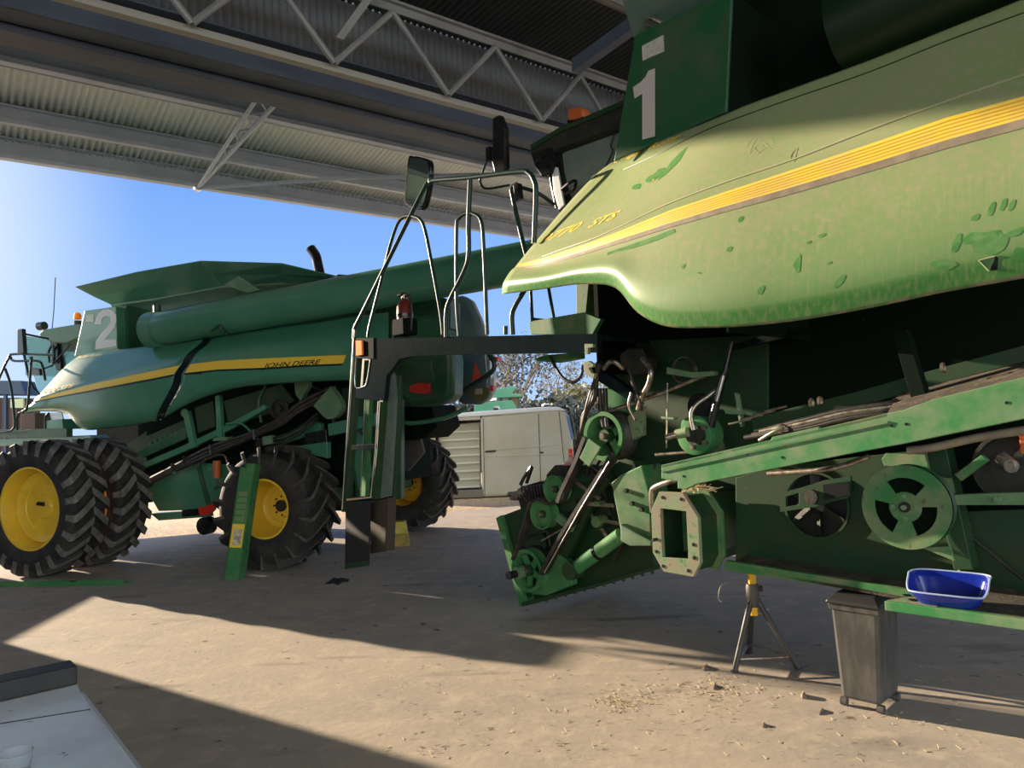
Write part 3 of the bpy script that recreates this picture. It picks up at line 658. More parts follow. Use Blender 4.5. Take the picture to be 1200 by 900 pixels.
# ---- unloading auger tube
A = P2(178, 387, -.25); B = P2(640, 303, -.05)
au = part('auger_tube', MB().tube([A, A.lerp(B, .5), B], .235, 32), M['green'], R2, smooth=True)
part('elbow', MB().tube([A+F2*.02, A+F2*-.18+N2*.0, ], .25, 28), M['green'], au, smooth=True)
part('elbow_neck', MB().tube([A-F2*.1, A+F2*.12-N2*.25-Z*.02, A+F2*.2-N2*.6-Z*.1], .2, 24, 4), M['green_deep'], au, smooth=True)
part('clamp', MB().cyl(P2(184, 364, -.2), Z, -.05, .08, .05, 12), M['rail'], au)
part('hose_guide', MB().tube([P2(248, 388, .0), P2(256, 382, .02), P2(262, 387, .0), P2(268, 392, 0)], .02, 6, 3), M['rail'], au)
# ---- exhaust and engine deck
tb2('exhaust_pipe', [(377, 330, -1.9), (373, 312, -1.9), (370, 300, -1.9), (364, 291, -1.9)], .075, 'black', 4, n=14)
pr2('engine_deck', [(385, 332), (395, 321), (408, 322), (420, 330), (420, 345), (385, 345)], -1.6, 1.2, 'green_deep', .02)
# ---- rear hood
def hood_rows():
    rows = []
    outline = [(520, 352), (540, 344), (551, 352), (560, 372), (567, 392), (574, 412), (577, 440), (576, 456), (572, 468), (560, 474), (536, 474)]
    return outline
ol = hood_rows()
hood = part('rear_hood', MB().prism([P2(x, y, -1.9) for x, y in ol], -N2*.25), M['engine_hood'], R2, bevel=.08, smooth=True)
eh = part('engine_cover', MB().prism([P2(x, y, -.75) for x, y in [(455, 372), (500, 368), (522, 385), (531, 421), (530, 462), (522, 472), (480, 478), (467, 466), (455, 440)]], -N2*.4), M['green_deep'], R2, bevel=.08, smooth=True)
pr2('radiator_door', [(474, 424), (505, 423), (508, 446), (474, 447)], -.73, .03, 'green_deep', .01)
pr2('tail_light', [(480, 452), (490, 449), (503, 449), (503, 461), (490, 461), (480, 459)], -.70, .06, 'red', .006, label='red rectangular tail light')
mb = MB(); mb.prism([P2(557, 423, -1.85), P2(565, 447, -1.85), P2(553, 448, -1.85)], -N2*.01); part('warning_triangle', mb, M['smv'], hood, label='orange red triangle on the rear hood')
mb = MB(); mb.prism([P2(x, y, -1.85) for x, y in [(557, 456), (565, 455), (565, 462), (556, 462)]], -N2*.01); part('reflector_label', mb, M['label_grey'], hood)
mb = MB(); mb.prism([P2(x, y, -1.86) for x, y in [(548, 458), (560, 453), (574, 455), (573, 464), (567, 470), (556, 469)]], -N2*.01); part('lower_panel', mb, mat('olive lower hood panel', (.16, .14, .05, 1), .4), hood)
tb2('grab_rail', [(532, 464, -1.7), (552, 452, -1.7), (576, 436, -1.7), (579, 425, -1.7), (573, 415, -1.7)], .035, 'rail', 3)
pr2('tail_light', [(572, 418), (583, 418), (583, 423), (573, 423)], -1.7, .15, 'red', .006)
pr2('tail_light', [(574, 452), (578, 452), (578, 458), (574, 458)], -1.7, .1, 'red', .006)
# ================================================================== number one combine (near)
R1 = empty('combine_harvester', O1); tag(R1, 'dust covered green harvester with a large white 1, its front wheel removed', 'combine harvester')
def p1(pts, d): return [P1(x, y, d) for x, y in pts]
def pr1(name, pts, d, t, m, bevel=.003, parent=None, label=None):
    return part(name, MB().prism(p1(pts, d), -N1*t), M[m] if isinstance(m, str) else m, parent or R1, bevel=bevel, label=label)
def tb1(name, pts, r, m, sm=5, parent=None, n=10):
    return part(name, MB().tube([P1(*q) for q in pts], r, n, sm), M[m], parent or R1, smooth=True)
ds1 = [-.36, -.31, -.145, -.10, -.0865, -.082, 0, -.05]
st1 = [
 [(717, 190), (700, 203), (622, 290), (605, 311), (603, 313.5), (601, 315), (590, 331), (588, 345)],
 [(742, 179), (731, 199), (660, 279), (640, 302), (640, 308), (640, 311), (636, 327), (636, 339)],
 [(775, 164), (768, 181), (704, 268), (688, 286), (689, 293), (689, 296), (688, 318), (688, 333)],
 [(800, 154), (797, 167), (744, 254), (725, 272), (725, 281), (725, 285), (722, 321), (722, 338)],
 [(818, 147), (814, 160), (772, 243), (757, 258), (757, 271), (757, 275), (745, 348), (747, 366)],
 [(838, 139), (834, 151), (802, 231), (785, 247), (785, 261), (785, 266), (774, 360), (775, 381)],
 [(870, 125), (868, 137), (855, 213), (848, 226), (848, 242), (848, 249), (840, 362), (840, 384)],
 [(930, 103), (930, 115), (930, 187), (930, 199), (930, 219), (930, 226), (925, 350), (925, 377)],
 [(1020, 70), (1020, 84), (1020, 152), (1020, 169), (1020, 192), (1020, 200), (1020, 331), (1020, 361)],
 [(1110, 34), (1110, 48), (1110, 119), (1110, 137), (1110, 164), (1110, 173), (1110, 310), (1110, 342)],
 [(1200, -2), (1200, 15), (1200, 88), (1200, 113), (1200, 139), (1200, 150), (1200, 290), (1200, 326)],
 [(1400, -90), (1400, -70), (1400, 10), (1400, 40), (1400, 70), (1400, 84), (1400, 235), (1400, 285)]]
SH1, g1 = shield('side_shield', st1, ds1, P1, M['shield'], R1, [.42, .25, .13, .07, .04, .02, 0, 0, 0, 0, 0, 0], k=6, th=.02)
s1 = surf(SH1)
T = [(603, 311.5), (640, 302), (688, 286), (725, 272), (785, 247), (848, 226), (930, 199), (1020, 169), (1110, 138), (1200, 113), (1300, 84)]
Bo = [(602, 313.5), (640, 308), (689, 293), (725, 281), (785, 261.5), (848, 242.5), (930, 219), (1020, 192), (1110, 164), (1200, 139), (1300, 110)]
Br = [(601, 315), (640, 311), (689, 297), (725, 286), (785, 267), (848, 249), (930, 227), (1020, 201), (1110, 174), (1200, 150), (1300, 122)]
mb = ribbon(MB(), T, Bo, s1, .003, 90)
stripe = part('stripe', mb, M['yellow_dust'], SH1)
mb = ribbon(MB(), Bo, Br, s1, .003, 90); part('stripe_lower_line', mb, M['brown_band'], SH1)  # brown band below the yellow stripe
lerpl = lambda a, b, t: [(p[0]*(1-t)+q[0]*t, p[1]*(1-t)+q[1]*t) for p, q in zip(a, b)]
mb = MB()
for k in range(1, 6): ribbon(mb, lerpl(T, Bo, k/6-.02), lerpl(T, Bo, k/6+.03), s1, .0042, 90)
part('stripe_ribs', mb, mat('amber stripe lines', (.62, .36, .03, 1), .5), stripe)
Cr = [(636, 301), (660, 292), (700, 278), (770, 245), (802, 231.5), (855, 212), (930, 187), (1020, 152), (1110, 119), (1200, 88)]
mb = MB().tube([(lambda h: h[0]+h[1]*.002)(s1(x, y)) for x, y in Cr], .006, 6, 4); part('crease', mb, M['scratch'], SH1, smooth=True)  # pale bead; the crease highlight is put into its colour
Gr = [(731, 199), (768, 182), (797, 167.5), (830, 151.5), (868, 137), (930, 115), (1020, 84), (1110, 48), (1200, 15)]
mb = MB().tube([(lambda h: h[0]+h[1]*.001)(s1(x, y)) for x, y in Gr], .004, 6, 4); part('groove', mb, M['green_m'], SH1, smooth=True)
mb = MB(); lettering(mb, '9770', [(631, 287), (678, 269), (685, 259), (638, 277)], s1, .003, ital=.35, offset=.012)
lettering(mb, 'STS', [(688, 268), (722, 255.5), (729, 246), (695, 258)], s1, .003, ital=.35, offset=.012)
part('lettering', mb, M['yellow_dust'], SH1, label='yellow slanted model lettering near the nose')
mb = MB(); lettering(mb, 'Bullet', [(719, 191), (752, 179), (755, 174), (724, 186)], s1, .0025, ital=.4, offset=.02)
lettering(mb, 'Rotor', [(759, 176), (797, 162), (800, 156), (762, 170)], s1, .0025, ital=.4, offset=.02)
part('lettering', mb, M['yellow_dust'], SH1)
mb = MB()
def blob(cx, cy, a, b, ang, n=12):
    return [(cx+a*math.cos(t)*math.cos(ang)-b*math.sin(t)*math.sin(ang), cy+a*math.cos(t)*math.sin(ang)+b*math.sin(t)*math.cos(ang)) for t in [2*PI*k/n for k in range(n)]]
random.seed(4)
for (cx, cy, a, b, g_) in [(1143, 255, 6, 3.2, -.6), (1162, 245, 9, 3, -1.2), (1176, 240, 8, 3, -1.2), (1186, 241, 8, 2.8, -1.1), (773, 203, 9, 4, -.7), (765, 208, 10, 3.5, -.5), (746, 219, 6, 3, -.4), (1121, 285, 12, 4.5, -1.2), (1145, 279, 18, 7, -.2), (1160, 285, 22, 13, -.3), (1190, 272, 14, 4, -.4), (1105, 310, 16, 6, 0), (1200, 300, 14, 8, .3),
        (963, 276, 5, 2, -.4), (948, 284, 3, 1.5, -.5), (972, 308, 3, 1.5, -.5), (868, 257, 4, 2.5, -.8), (855, 292, 4, 2.5, -.8), (801, 312, 3, 1.5, -1), (984, 330, 10, 3, -.9), (892, 340, 6, 3, -1), (820, 320, 2, 1, 0), (935, 310, 4, 12, .2)]:
    q = [(x+random.uniform(-1, 1)*b*.18, y+random.uniform(-1, 1)*b*.18) for x, y in blob(cx, cy, a, b, g_, 14)]
    mb = MB(); decal(mb, q, s1, .0015); part('wiped_mark', mb, M['wiped'], SH1)
mb = MB(); decal(mb, [(712, 296), (735, 288), (770, 276), (790, 268), (792, 272), (770, 282), (742, 291), (712, 299)], s1, .0015)
part('wiped_mark', mb, M['wiped'], SH1); mb = MB(); decal(mb, [(788, 188), (800, 176), (806, 172), (797, 188), (780, 205), (770, 212)], s1, .0015)
part('wiped_mark', mb, M['wiped'], SH1)
mb = MB()
for k in range(14):
    x = 878+random.uniform(0, 60); y = 168+random.uniform(-8, 14); L_ = random.uniform(8, 18); a_ = random.uniform(-1.3, -.5) if k < 8 else random.uniform(.3, .9)
    dx = math.cos(a_)*L_/2; dy = math.sin(a_)*L_/2
    mb.tube([(lambda h: h[0]+h[1]*.0003)(s1(x+t*dx, y+t*dy+abs(t)*1.5)) for t in (-1, 0, 1)], .0012, 4, 3)
part('scratches', mb, M['scratch'], SH1)
mb = MB(); decal(mb, [(1147, 305), (1166, 300), (1160, 317)], s1, .002); part('latch_face', mb, M['green_lit'], SH1)
mb = MB(); decal(mb, [(1167, 300), (1170, 302), (1169, 316), (1160, 317)], s1, .002); part('latch_recess', mb, M['black_decal'], SH1)
mb = MB().tube([(lambda h: h[0]+h[1]*.004)(s1(*q)) for q in [(1166, 300), (1147, 305), (1159, 317)]], .003, 5); part('latch_rim', mb, M['scratch'], SH1)
# ---- number panel, hopper, auger
pr1('panel_return', [(848, -10), (852, -14), (851, 131), (847, 133)], -.54, .7, 'void')
npn = part('number_panel', MB().prism(p1([(744, 41), (858, -16), (851, 131), (719, 189)], -.5), -N1*.03), M['green_deep'], R1, bevel=.008)
one = [(272, 320), (272, 640), (212, 655), (212, 440), (176, 463), (168, 410), (205, 385), (228, 360), (240, 333)]
mb = MB(); decal(mb, [(700+x/4, y/4) for x, y in one], flat(P1, -.5, N1), .004, rings=0); part('number', mb, M['grey_number'], npn, label='large white figure 1')
mb = MB().prism(p1([(752, 54), (777, 41), (778, 60), (753, 71)], -.494), -N1*.01); part('reflector_label', mb, M['label_grey'], npn)
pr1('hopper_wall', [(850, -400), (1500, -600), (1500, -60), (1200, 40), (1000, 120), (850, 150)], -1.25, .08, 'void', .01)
mb = MB(); mb.grid([[P1(743, 43, -.62), P1(868, -20, -.62)], [P1(722, -30, -.35), P1(868, -100, -.35)], [P1(700, -110, -.1), P1(868, -200, -.1)]])
ext = part('hopper_extension', mb, mat('grey green hopper sheet', (.07, .13, .11, 1), .5, c2=(.1, .15, .12, 1), scale=5), R1, solid=.02)
mb = MB().tube([P1(760, 32, -.56), P1(759, 20, -.56), P1(778, 27, -.56), P1(776, 33, -.56)], .012, 8, 3); part('loop_bracket', mb, M['steel'], R1, smooth=True)
ac = P1(985, 40, -.95)
au = part('auger_tube', MB().tube([ac, ac-F1*4-Z*.0+Z*.35], .26, 32), mat('auger green with painted shade', (.006, .022, .006, 1), .4), R1, smooth=True)  # near-black green stands in for the shade over this auger
# ---- dark body behind the shields
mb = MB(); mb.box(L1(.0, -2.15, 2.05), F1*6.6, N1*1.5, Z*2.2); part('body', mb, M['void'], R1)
mb = MB(); mb.box(L1(1.5, -.80, 2.6), F1*.012, N1*1.1, Z*.75); part('sun_block_plate', mb, M['void'], R1)  # added plate that keeps sunlight off the dark body
mb = MB(); mb.box(L1(3.0, -1.15, 2.65), F1*.04, N1*.5, Z*1.1); part('sun_block_plate', mb, M['void'], R1)  # second added plate, blocks sun from the front wall
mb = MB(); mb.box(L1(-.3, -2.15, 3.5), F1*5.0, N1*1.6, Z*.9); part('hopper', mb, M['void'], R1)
pr1('inner_brace', [(1045, 388), (1062, 386), (1085, 462), (1067, 466)], -.75, .08, 'void')
pr1('inner_brace', [(855, 404), (900, 392), (1010, 372), (1010, 378), (902, 400), (858, 410)], -1.0, .05, 'void')
# ---- cab
pr = lambda pts, d: p1(pts, d)
roof = part('cab_roof', MB().prism(p1([(617, 176), (653, 151), (727, 119), (760, 104), (760, 140), (722, 150), (650, 176), (640, 192), (626, 196)], -1.0), -N1*1.9), M['grime'], R1, bevel=.04)
part('roof_top', MB().prism(p1([(620, 170), (653, 150), (727, 118), (760, 100), (760, 106), (727, 125), (653, 156), (622, 176)], -.98), -N1*1.9), M['green_m'], roof, bevel=.01)
part('visor', MB().prism(p1([(620, 178), (648, 170), (650, 188), (645, 203), (634, 207), (626, 196)], -1.0), -N1*1.85), M['black'], R1, bevel=.015)
part('cab_glass', MB().prism(p1([(655, 178), (722, 152), (740, 145), (740, 250), (661, 252)], -1.1), -N1*.02), M['glass_dusty'], R1)
part('cab_wall', MB().prism(p1([(655, 200), (800, 150), (800, 330), (661, 330)], -1.14), -N1*1.6), M['grime'], R1)
pr1('door_pillar', [(640, 178), (654, 174), (657, 200), (667, 240), (665, 249), (656, 250), (650, 244), (644, 215)], -1.05, .08, 'black', .01)
pr1('quarter_glass', [(646, 195), (653, 196), (661, 240), (655, 246), (649, 226)], -1.035, .02, 'van_roof', .004, label='narrow pale side glass')
part('door_latch', MB().tube([P1(658, 222, -1.0), P1(668, 214, -.97), P1(675, 212, -.95), P1(672, 222, -1.0), P1(662, 228, -1.0)], .014, 6, 3), M['black'], R1, smooth=True)
tb1('wire', [(721, 154, -1.05), (716, 170, -1.05), (718, 178, -1.05), (710, 195, -1.05), (706, 207, -1.05)], .006, 'black', 4)
b_ = pr1('beacon', [(664, 140), (683, 136), (684, 148), (665, 150)], -1.5, .12, 'black', .01)
pr1('lens', [(665, 129), (668, 126), (680, 125), (683, 128), (683, 142), (665, 144)], -1.5, .12, 'amber_old', .02, parent=b_)
# ---- cab access platform, handrails, ladder (they swing out ahead of the cab)
dp = -.5
pr1('platform_beam', [(432, 397), (700, 391), (700, 413), (520, 416), (482, 418), (468, 421), (460, 432), (453, 440), (450, 470), (412, 466), (414, 458), (427, 452), (433, 430), (434, 420)], dp, .05, 'dark')
part('platform_deck', MB().prism([P1(436, 398, dp-.02), P1(700, 392, dp-.02), P1(700, 392, dp-.02)-N1*.65, P1(436, 398, dp-.02)-N1*.65], -Z*.04), M['dark'], R1)
pr1('light_housing', [(415, 396), (438, 396), (438, 421), (415, 420)], dp+.01, .06, 'void', .006)
pr1('marker_light', [(416.5, 399), (423.5, 399), (424, 416), (417, 417)], dp+.03, .04, 'amber', .004, label='amber marker light on the platform end')
hr = [([(415, 520), (419, 450), (414.5, 397), (416, 384), (424, 368), (497, 221), (504, 214), (512, 211), (550, 208), (608, 201), (620, 203), (626, 212), (628, 226), (626, 285)], .021),
      ([(431, 395), (434, 379), (449, 320), (457, 288), (465, 264), (472, 255), (481, 253), (492, 257), (498, 270), (505, 304), (516, 365), (519, 392)], .016),
      ([(551, 211), (549, 260), (549, 300), (543, 320), (527, 352), (523, 368), (523, 395)], .021),
      ([(538, 394), (535, 350), (535, 267), (538, 256), (546, 250), (556, 251), (564, 260), (567, 293), (571, 392)], .016),
      ([(601, 392), (600, 370), (604, 358), (613, 343), (640, 300)], .02),
      ([(592.5, 392), (592.5, 382)], .018),
      ([(599, 300), (599, 226), (602, 217)], .001)]
for pts, r in hr[:6]: tb1('handrail', [(x, y, dp) for x, y in pts][(2 if pts[0] == (415, 520) else 0):], r, 'rail', 5, n=12)
for pts in ([(622, 340, -.9), (624, 378, -.9)], [(643, 338, -.9), (650, 378, -.9)], [(624, 374, -.9), (650, 377, -.9)]): tb1('guard_rail', pts, .014, 'rail', 0)
tb1('mirror_post', [(617, 300, -.75), (613, 285, -.75), (601, 232, -.75), (600, 220, -.75), (606, 216, -.75)], .02, 'rail', 5)
pr1('mirror_bracket', [(601, 217), (607, 214), (609, 232), (603, 236)], -.72, .05, 'black', .005)
tb1('mirror_arm', [(605, 218, -.78), (630, 226, -.85), (650, 240, -1.0)], .016, 'rail', 3)
tb1('mirror_arm', [(597, 217, -.75), (570, 221, -.7), (563, 214, -.68), (564, 206, -.66), (573, 182, -.64)], .011, 'rail', 5)
# mirrors: housing and glass
mh = part('mirror_head', MB().prism([P1(x, y, -.60) for x, y in [(577, 138), (585, 134), (591, 150), (592, 196), (589, 203), (579, 202), (576, 190)]], -N1*.06), M['black'], R1, bevel=.012)
part('mirror_mount', MB().box(P1(574, 181, -.63), F1*.05, N1*.05, Z*.12), M['black'], R1)
mo = closed([(478, 186), (483, 183.5), (488, 183), (499, 186), (503.5, 190), (504, 204), (502, 224), (497, 242), (491, 246), (483, 244), (475, 239), (473.5, 231)])
mg = closed([(480, 188), (484, 186), (489, 185.5), (498, 188), (501.5, 192), (502, 204), (500, 223), (495.5, 239.5), (490, 243), (483, 241), (477, 236.5), (475.5, 230)])
m2 = part('mirror_head', MB().prism([P1(x, y, -.56) for x, y in mo], -N1*.05), M['black'], R1, bevel=.01)
part('mirror_glass', MB().prism([P1(x, y, -.553) for x, y in mg], -N1*.006), M['mirror'], m2)
# ladder
lad = part('ladder_rail', MB().prism(p1([(413, 420), (419, 420), (406, 600), (400, 600)], dp), -N1*.06), M['green_m'], R1, bevel=.003)
part('rail_edge', MB().tube([P1(415.5, 380, dp+.01), P1(409, 480, dp+.01), P1(401, 597, dp+.01)], .009, 6), M['chrome'], lad, smooth=True)
pr1('ladder_rail', [(445, 466), (449, 466), (440, 585), (435, 585)], dp, .06, 'green_m')
part('rail_edge', MB().tube([P1(443.5, 470, dp+.01), P1(440, 530, dp+.01), P1(434.5, 582, dp+.01)], .007, 6), M['chrome'], R1, smooth=True)
pr1('ladder_rail', [(427, 468), (433, 468), (428, 583), (422, 583)], dp-.25, .05, 'green_plain')
part('rail_edge', MB().tube([P1(428, 468, dp-.23), P1(422.5, 583, dp-.23)], .006, 6), M['chrome'], R1, smooth=True)
for (y0, y1, xl, xr) in ((522, 531, 409, 442), (583, 588, 405, 436)):
    A_ = P1(xl, y0, dp); B_ = P1(xr, y0-2, dp)
    st = part('ladder_step', MB().prism([A_, B_, B_-N1*.25, A_-N1*.25], -Z*.05), M['dark'], R1, bevel=.003)
pr1('step_dirt', [(406, 584.5), (435, 582), (435, 583.5), (406, 587)], dp+.005, .2, 'straw')
pr1('kick_plate', [(405, 588), (433, 587), (431.5, 662), (404, 667)], dp+.01, .02, mat('black step mesh plate', (.012, .013, .012, 1), .7), .002, label='black hanging step plate')
pr1('kick_plate_lip', [(404, 661), (431.5, 657), (431.5, 663), (404, 667)], dp+.015, .02, 'green_m')
pr1('swing_post', [(451, 437), (456, 431), (464, 443), (466, 470), (463, 520), (459, 581), (441, 585), (446, 530), (449, 470)], dp-.06, .03, mat('grey green post paint', (.10, .15, .12, 1), .35, c2=(.16, .2, .17, 1), scale=6), .004, label='grey green ladder post')
pr1('swing_post_edge', [(464, 443), (468, 440), (469, 500), (462, 583), (459, 581), (463, 520), (466, 470)], dp-.06, .03, 'green_m')
pr1('lower_step_post', [(434, 590), (455, 583), (453, 646), (434, 649)], dp-.12, .1, mat('brown dusty plate', (.06, .045, .03, 1), .8), .003)
pr1('upper_gusset', [(416, 418), (432, 420), (430, 446), (426, 453), (418, 454)], dp-.08, .01, 'green_m')
tb1('hook_strap', [(417, 420, dp), (416, 452, dp), (426, 453, dp), (430, 447, dp), (434, 421, dp)], .007, 'chrome', 3)
# fire extinguisher
ex = empty('fire_extinguisher', P1(476, 393, dp-.12)); tag(ex, 'fire extinguisher in a black holder standing on the ladder platform', 'fire extinguisher')
c0 = P1(475, 392, dp-.12); hpx = .0078
part('bottle', MB().lathe(c0, Z, [(0, .07), (.02, .078), (.27, .078), (.32, .05), (.335, .03), (.36, .025)], 20), mat('dark red bottle', (.14, .02, .015, 1), .3, coat=.4), ex, smooth=True)
part('holder', MB().box(c0+Z*.07+N1*.0, F1*.18, N1*.17, Z*.16), M['void'], ex, bevel=.01)
part('strap', MB().lathe(c0, Z, [(.17, .082), (.20, .082)], 20), M['black'], ex, smooth=True)
part('valve', MB().box(c0+Z*.37, F1*.05, N1*.04, Z*.05), M['chrome'], ex, bevel=.004)
part('squeeze_lever', MB().prism([c0+Z*.38+F1*.08, c0+Z*.40+F1*.08, c0+Z*.41-F1*.03, c0+Z*.39-F1*.03], N1*.03), M['black'], ex, bevel=.003)
part('hose', MB().tube([c0+Z*.37-F1*.02, c0+Z*.37-F1*.08, c0+Z*.28-F1*.11, c0+Z*.1-F1*.1, c0+Z*.03-F1*.09], .011, 8, 5), M['hose'], ex, smooth=True)
# ---- brackets right of the platform
pr1('cab_mount', [(620, 378), (625, 376), (683, 366), (704, 374), (694, 392), (622, 392)], -.75, .05, 'green_dirty')
pr1('cab_mount', [(675, 332), (690, 330), (684, 392), (676, 392)], -.9, .12, 'green_dirty')
pr1('arm_bracket', [(627, 420), (640, 416), (676, 413), (676, 420), (648, 425), (628, 423)], -.7, .1, 'green_dirty')
pr1('hook_plate', [(685, 403), (695, 403), (695, 407), (689, 408), (689, 415), (685, 415)], -.45, .03, 'flange')
pr1('hook_plate', [(684, 424), (690, 423), (695, 426), (695, 430), (690, 431), (693, 437), (697, 438), (695, 444), (688, 440), (684, 434)], -.45, .03, 'flange')
tb1('loop_hose', [(645, 418, -.7), (651, 430, -.68), (660, 443, -.66), (671, 448, -.66), (680, 442, -.68), (684, 428, -.7)], .013, 'hose')
for k, off in enumerate((0, 5, 10)):
    tb1('hydraulic_hose', [(704-off*.3, 425, -.85), (698, 445+off, -.9), (690+off*.5, 470, -.9), (683, 500-off, -.95), (676+off*.4, 530, -1.0), (672, 560, -1.0)], .020, 'hose')
for k in range(2): tb1('hydraulic_hose', [(702+k*7, 455, -.95), (704+k*6, 480, -.95), (708+k*4, 500, -.95)], .02, 'hose', 3)
tb1('hydraulic_hose', [(708, 432, -.8), (715, 424, -.75), (722, 425, -.75), (730, 432, -.8)], .018, 'steel')
tb1('hydraulic_hose', [(753, 420, -.8), (762, 432, -.75), (761, 448, -.75), (753, 464, -.8), (748, 480, -.85)], .02, 'steel')
tb1('hydraulic_hose', [(737, 432, -.8), (742, 450, -.8), (750, 468, -.8), (752, 480, -.85)], .014, 'hose')
tb1('hydraulic_hose', [(740, 460, -.85), (737, 475, -.85), (745, 492, -.85)], .012, 'steel')
# front support structure and gear cluster
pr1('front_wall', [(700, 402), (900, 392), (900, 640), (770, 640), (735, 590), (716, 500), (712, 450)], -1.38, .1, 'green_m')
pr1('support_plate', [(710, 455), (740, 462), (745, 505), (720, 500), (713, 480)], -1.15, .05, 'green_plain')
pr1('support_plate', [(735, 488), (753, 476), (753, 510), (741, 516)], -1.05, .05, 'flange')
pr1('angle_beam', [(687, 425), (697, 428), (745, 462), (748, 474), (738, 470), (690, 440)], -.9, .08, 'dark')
part('valve_block', MB().prism(p1([(725, 416), (736, 408), (752, 408), (758, 420), (756, 436), (740, 440), (728, 432)], -.95), -N1*.15), M['grime'], R1, bevel=.01)
tb1('drive_shaft', [(710, 483.5, -.95), (776, 460, -1.0), (836, 436, -1.1)], .017, 'steel', 0)
pr1('clutch_arm', [(781, 430), (810, 436), (838, 435), (838, 440), (812, 443), (781, 438)], -1.0, .04, 'green_cover')
part('ring_pulley', MB().lathe(P1(804, 434, -1.1), N1, [(0, .10), (.04, .10), (.04, .092), (0, .092)], 28), M['steel'], R1, smooth=True)
part('ring_pulley_disc', MB().cyl(P1(804, 434, -1.12), N1, -.03, .01, .09, 28), M['green_m'], R1, smooth=True)
tb1('threaded_rod', [(782, 449, -1.0), (782, 500, -1.0), (781, 525, -1.0)], .007, 'steel', 0)
pr1('rod_bracket', [(774, 488), (790, 489), (789, 492), (775, 491)], -.98, .06, 'green_cover')
part('gas_strut', MB().tube([P1(858, 400, -1.0), P1(849, 440, -.98)], .02, 10), M['black'], R1, smooth=True)
st = part('hydraulic_strut', MB().tube([P1(849, 436, -.98), P1(833, 500, -.95)], .028, 12), M['black'], R1, smooth=True)
part('strut_rod', MB().tube([P1(848, 440, -.965), P1(840, 470, -.955)], .02, 12), M['chrome'], st, smooth=True)
hub = part('gear_hub', MB().lathe(P1(816, 510, -.95), N1, [(-.15, .13), (0, .14), (.03, .14), (.04, .11), (.04, .001)], 28), M['green_plain'], R1, smooth=True)
part('hub_cap', MB().cyl(P1(816, 510, -.9), N1, -.02, .03, .07, 18), M['grime'], hub, smooth=True)
mb = MB()
for k in range(5): mb.cyl(P1(816, 510, -.9)+(F1*math.cos(k*1.257)+Z*math.sin(k*1.257))*.09, N1, -.02, .03, .018, 6)
part('hub_bolts', mb, M['steel'], hub)
part('spool_valve', MB().tube([P1(806, 506, -.85), P1(793, 509, -.85)], .035, 10), M['flange'], R1, smooth=True)
tb1('lever_knob', [(794, 509, -.84), (780, 513, -.8)], .022, 'steel', 0)
tb1('hydraulic_hose', [(813, 504, -.85), (810, 486, -.85), (816, 474, -.88), (830, 464, -.95), (842, 455, -1.0)], .016, 'steel')
pr1('bracket', [(848, 480), (868, 481), (868, 486), (850, 485)], -1.0, .08, 'green_cover')
pr1('bracket', [(860, 460), (864, 462), (870, 500), (867, 500)], -1.05, .04, 'green_cover')
tb1('control_rod', [(768, 533, -.95), (810, 530, -.95)], .012, 'steel', 0)
part('hanging_cover', MB().lathe(P1(822, 476, -1.2), N1, [(0, .10), (.05, .09), (.06, .001)], 20), M['black'], R1, smooth=True)
# axle support column
pr1('axle_support', [(716, 566), (728, 556), (752, 545), (762, 582), (763, 634), (737, 636), (727, 622), (722, 596)], -.92, .25, 'green_dirty', .01)
pr1('axle_support_rib', [(727, 614), (744, 624), (763, 634), (763, 640), (738, 640), (727, 634)], -.86, .3, 'green_cover', .008)
for (x, y, r) in ((742, 590, 3), (753, 597, 3), (735, 575, 3)): part('bolt_head', MB().cyl(P1(x, y, -.92), N1, 0, .03, .018, 6), M['grime'], R1)
lc = part('lift_cylinder', MB().tube([P1(672, 668, -.95), P1(728, 627, -.95)], .058, 16), M['green_plain'], R1, smooth=True)
part('band', MB().tube([P1(699, 648, -.95), P1(702, 646, -.95)], .062, 16), M['dark'], lc, smooth=True)
part('eye', MB().cyl(P1(672, 668, -.95), N1, -.06, .06, .075, 16), M['green_m'], lc, smooth=True)
# ---- feeder house
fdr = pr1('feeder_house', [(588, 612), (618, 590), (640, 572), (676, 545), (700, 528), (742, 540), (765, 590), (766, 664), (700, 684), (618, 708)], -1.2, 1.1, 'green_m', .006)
pr1('front_flange', [(581, 607), (587, 604), (616, 708), (609, 711)], -1.08, 1.3, 'green_plain', .003, parent=fdr)
pr1('front_flange_face', [(584, 606), (616, 594), (626, 600), (640, 640), (620, 700), (613, 706)], -1.12, .03, 'green_m', .003, parent=fdr)
pr1('bottom_skid', [(611, 706), (700, 684), (768, 664), (768, 668), (700, 688), (612, 711)], -1.06, .06, 'green_m', .002, parent=fdr)
for k in range(12):
    x = 640+k*11.3; y = 702.5-k*3.0
    part('rivet_head', MB().cyl(P1(x, y, -1.06), Z, -.018, .005, .012, 6), M['grime'], fdr)
pr1('arm_plate', [(655, 580), (678, 560), (704, 545), (716, 560), (690, 600), (672, 640), (664, 655), (650, 648), (660, 615)], -1.05, .06, 'green_m')
mb = MB()
for (x, y) in ((692, 583), (688, 592), (683, 601), (690, 576), (679, 611), (674, 620), (682, 590)): mb.cyl(P1(x, y, -1.05), N1, 0, .004, .012, 8)
part('adjusting_holes', mb, M['black_decal'], R1)
pr1('lower_casting', [(634, 662), (655, 650), (668, 660), (670, 686), (640, 698), (622, 697)], -1.04, .08, 'green_plain', .01)
pr1('tension_arm', [(654, 602), (672, 616), (668, 624), (650, 610)], -.98, .04, 'green_cover')
tb1('tension_rod', [(634, 634, -.96), (672, 613, -.96)], .007, 'steel', 0)
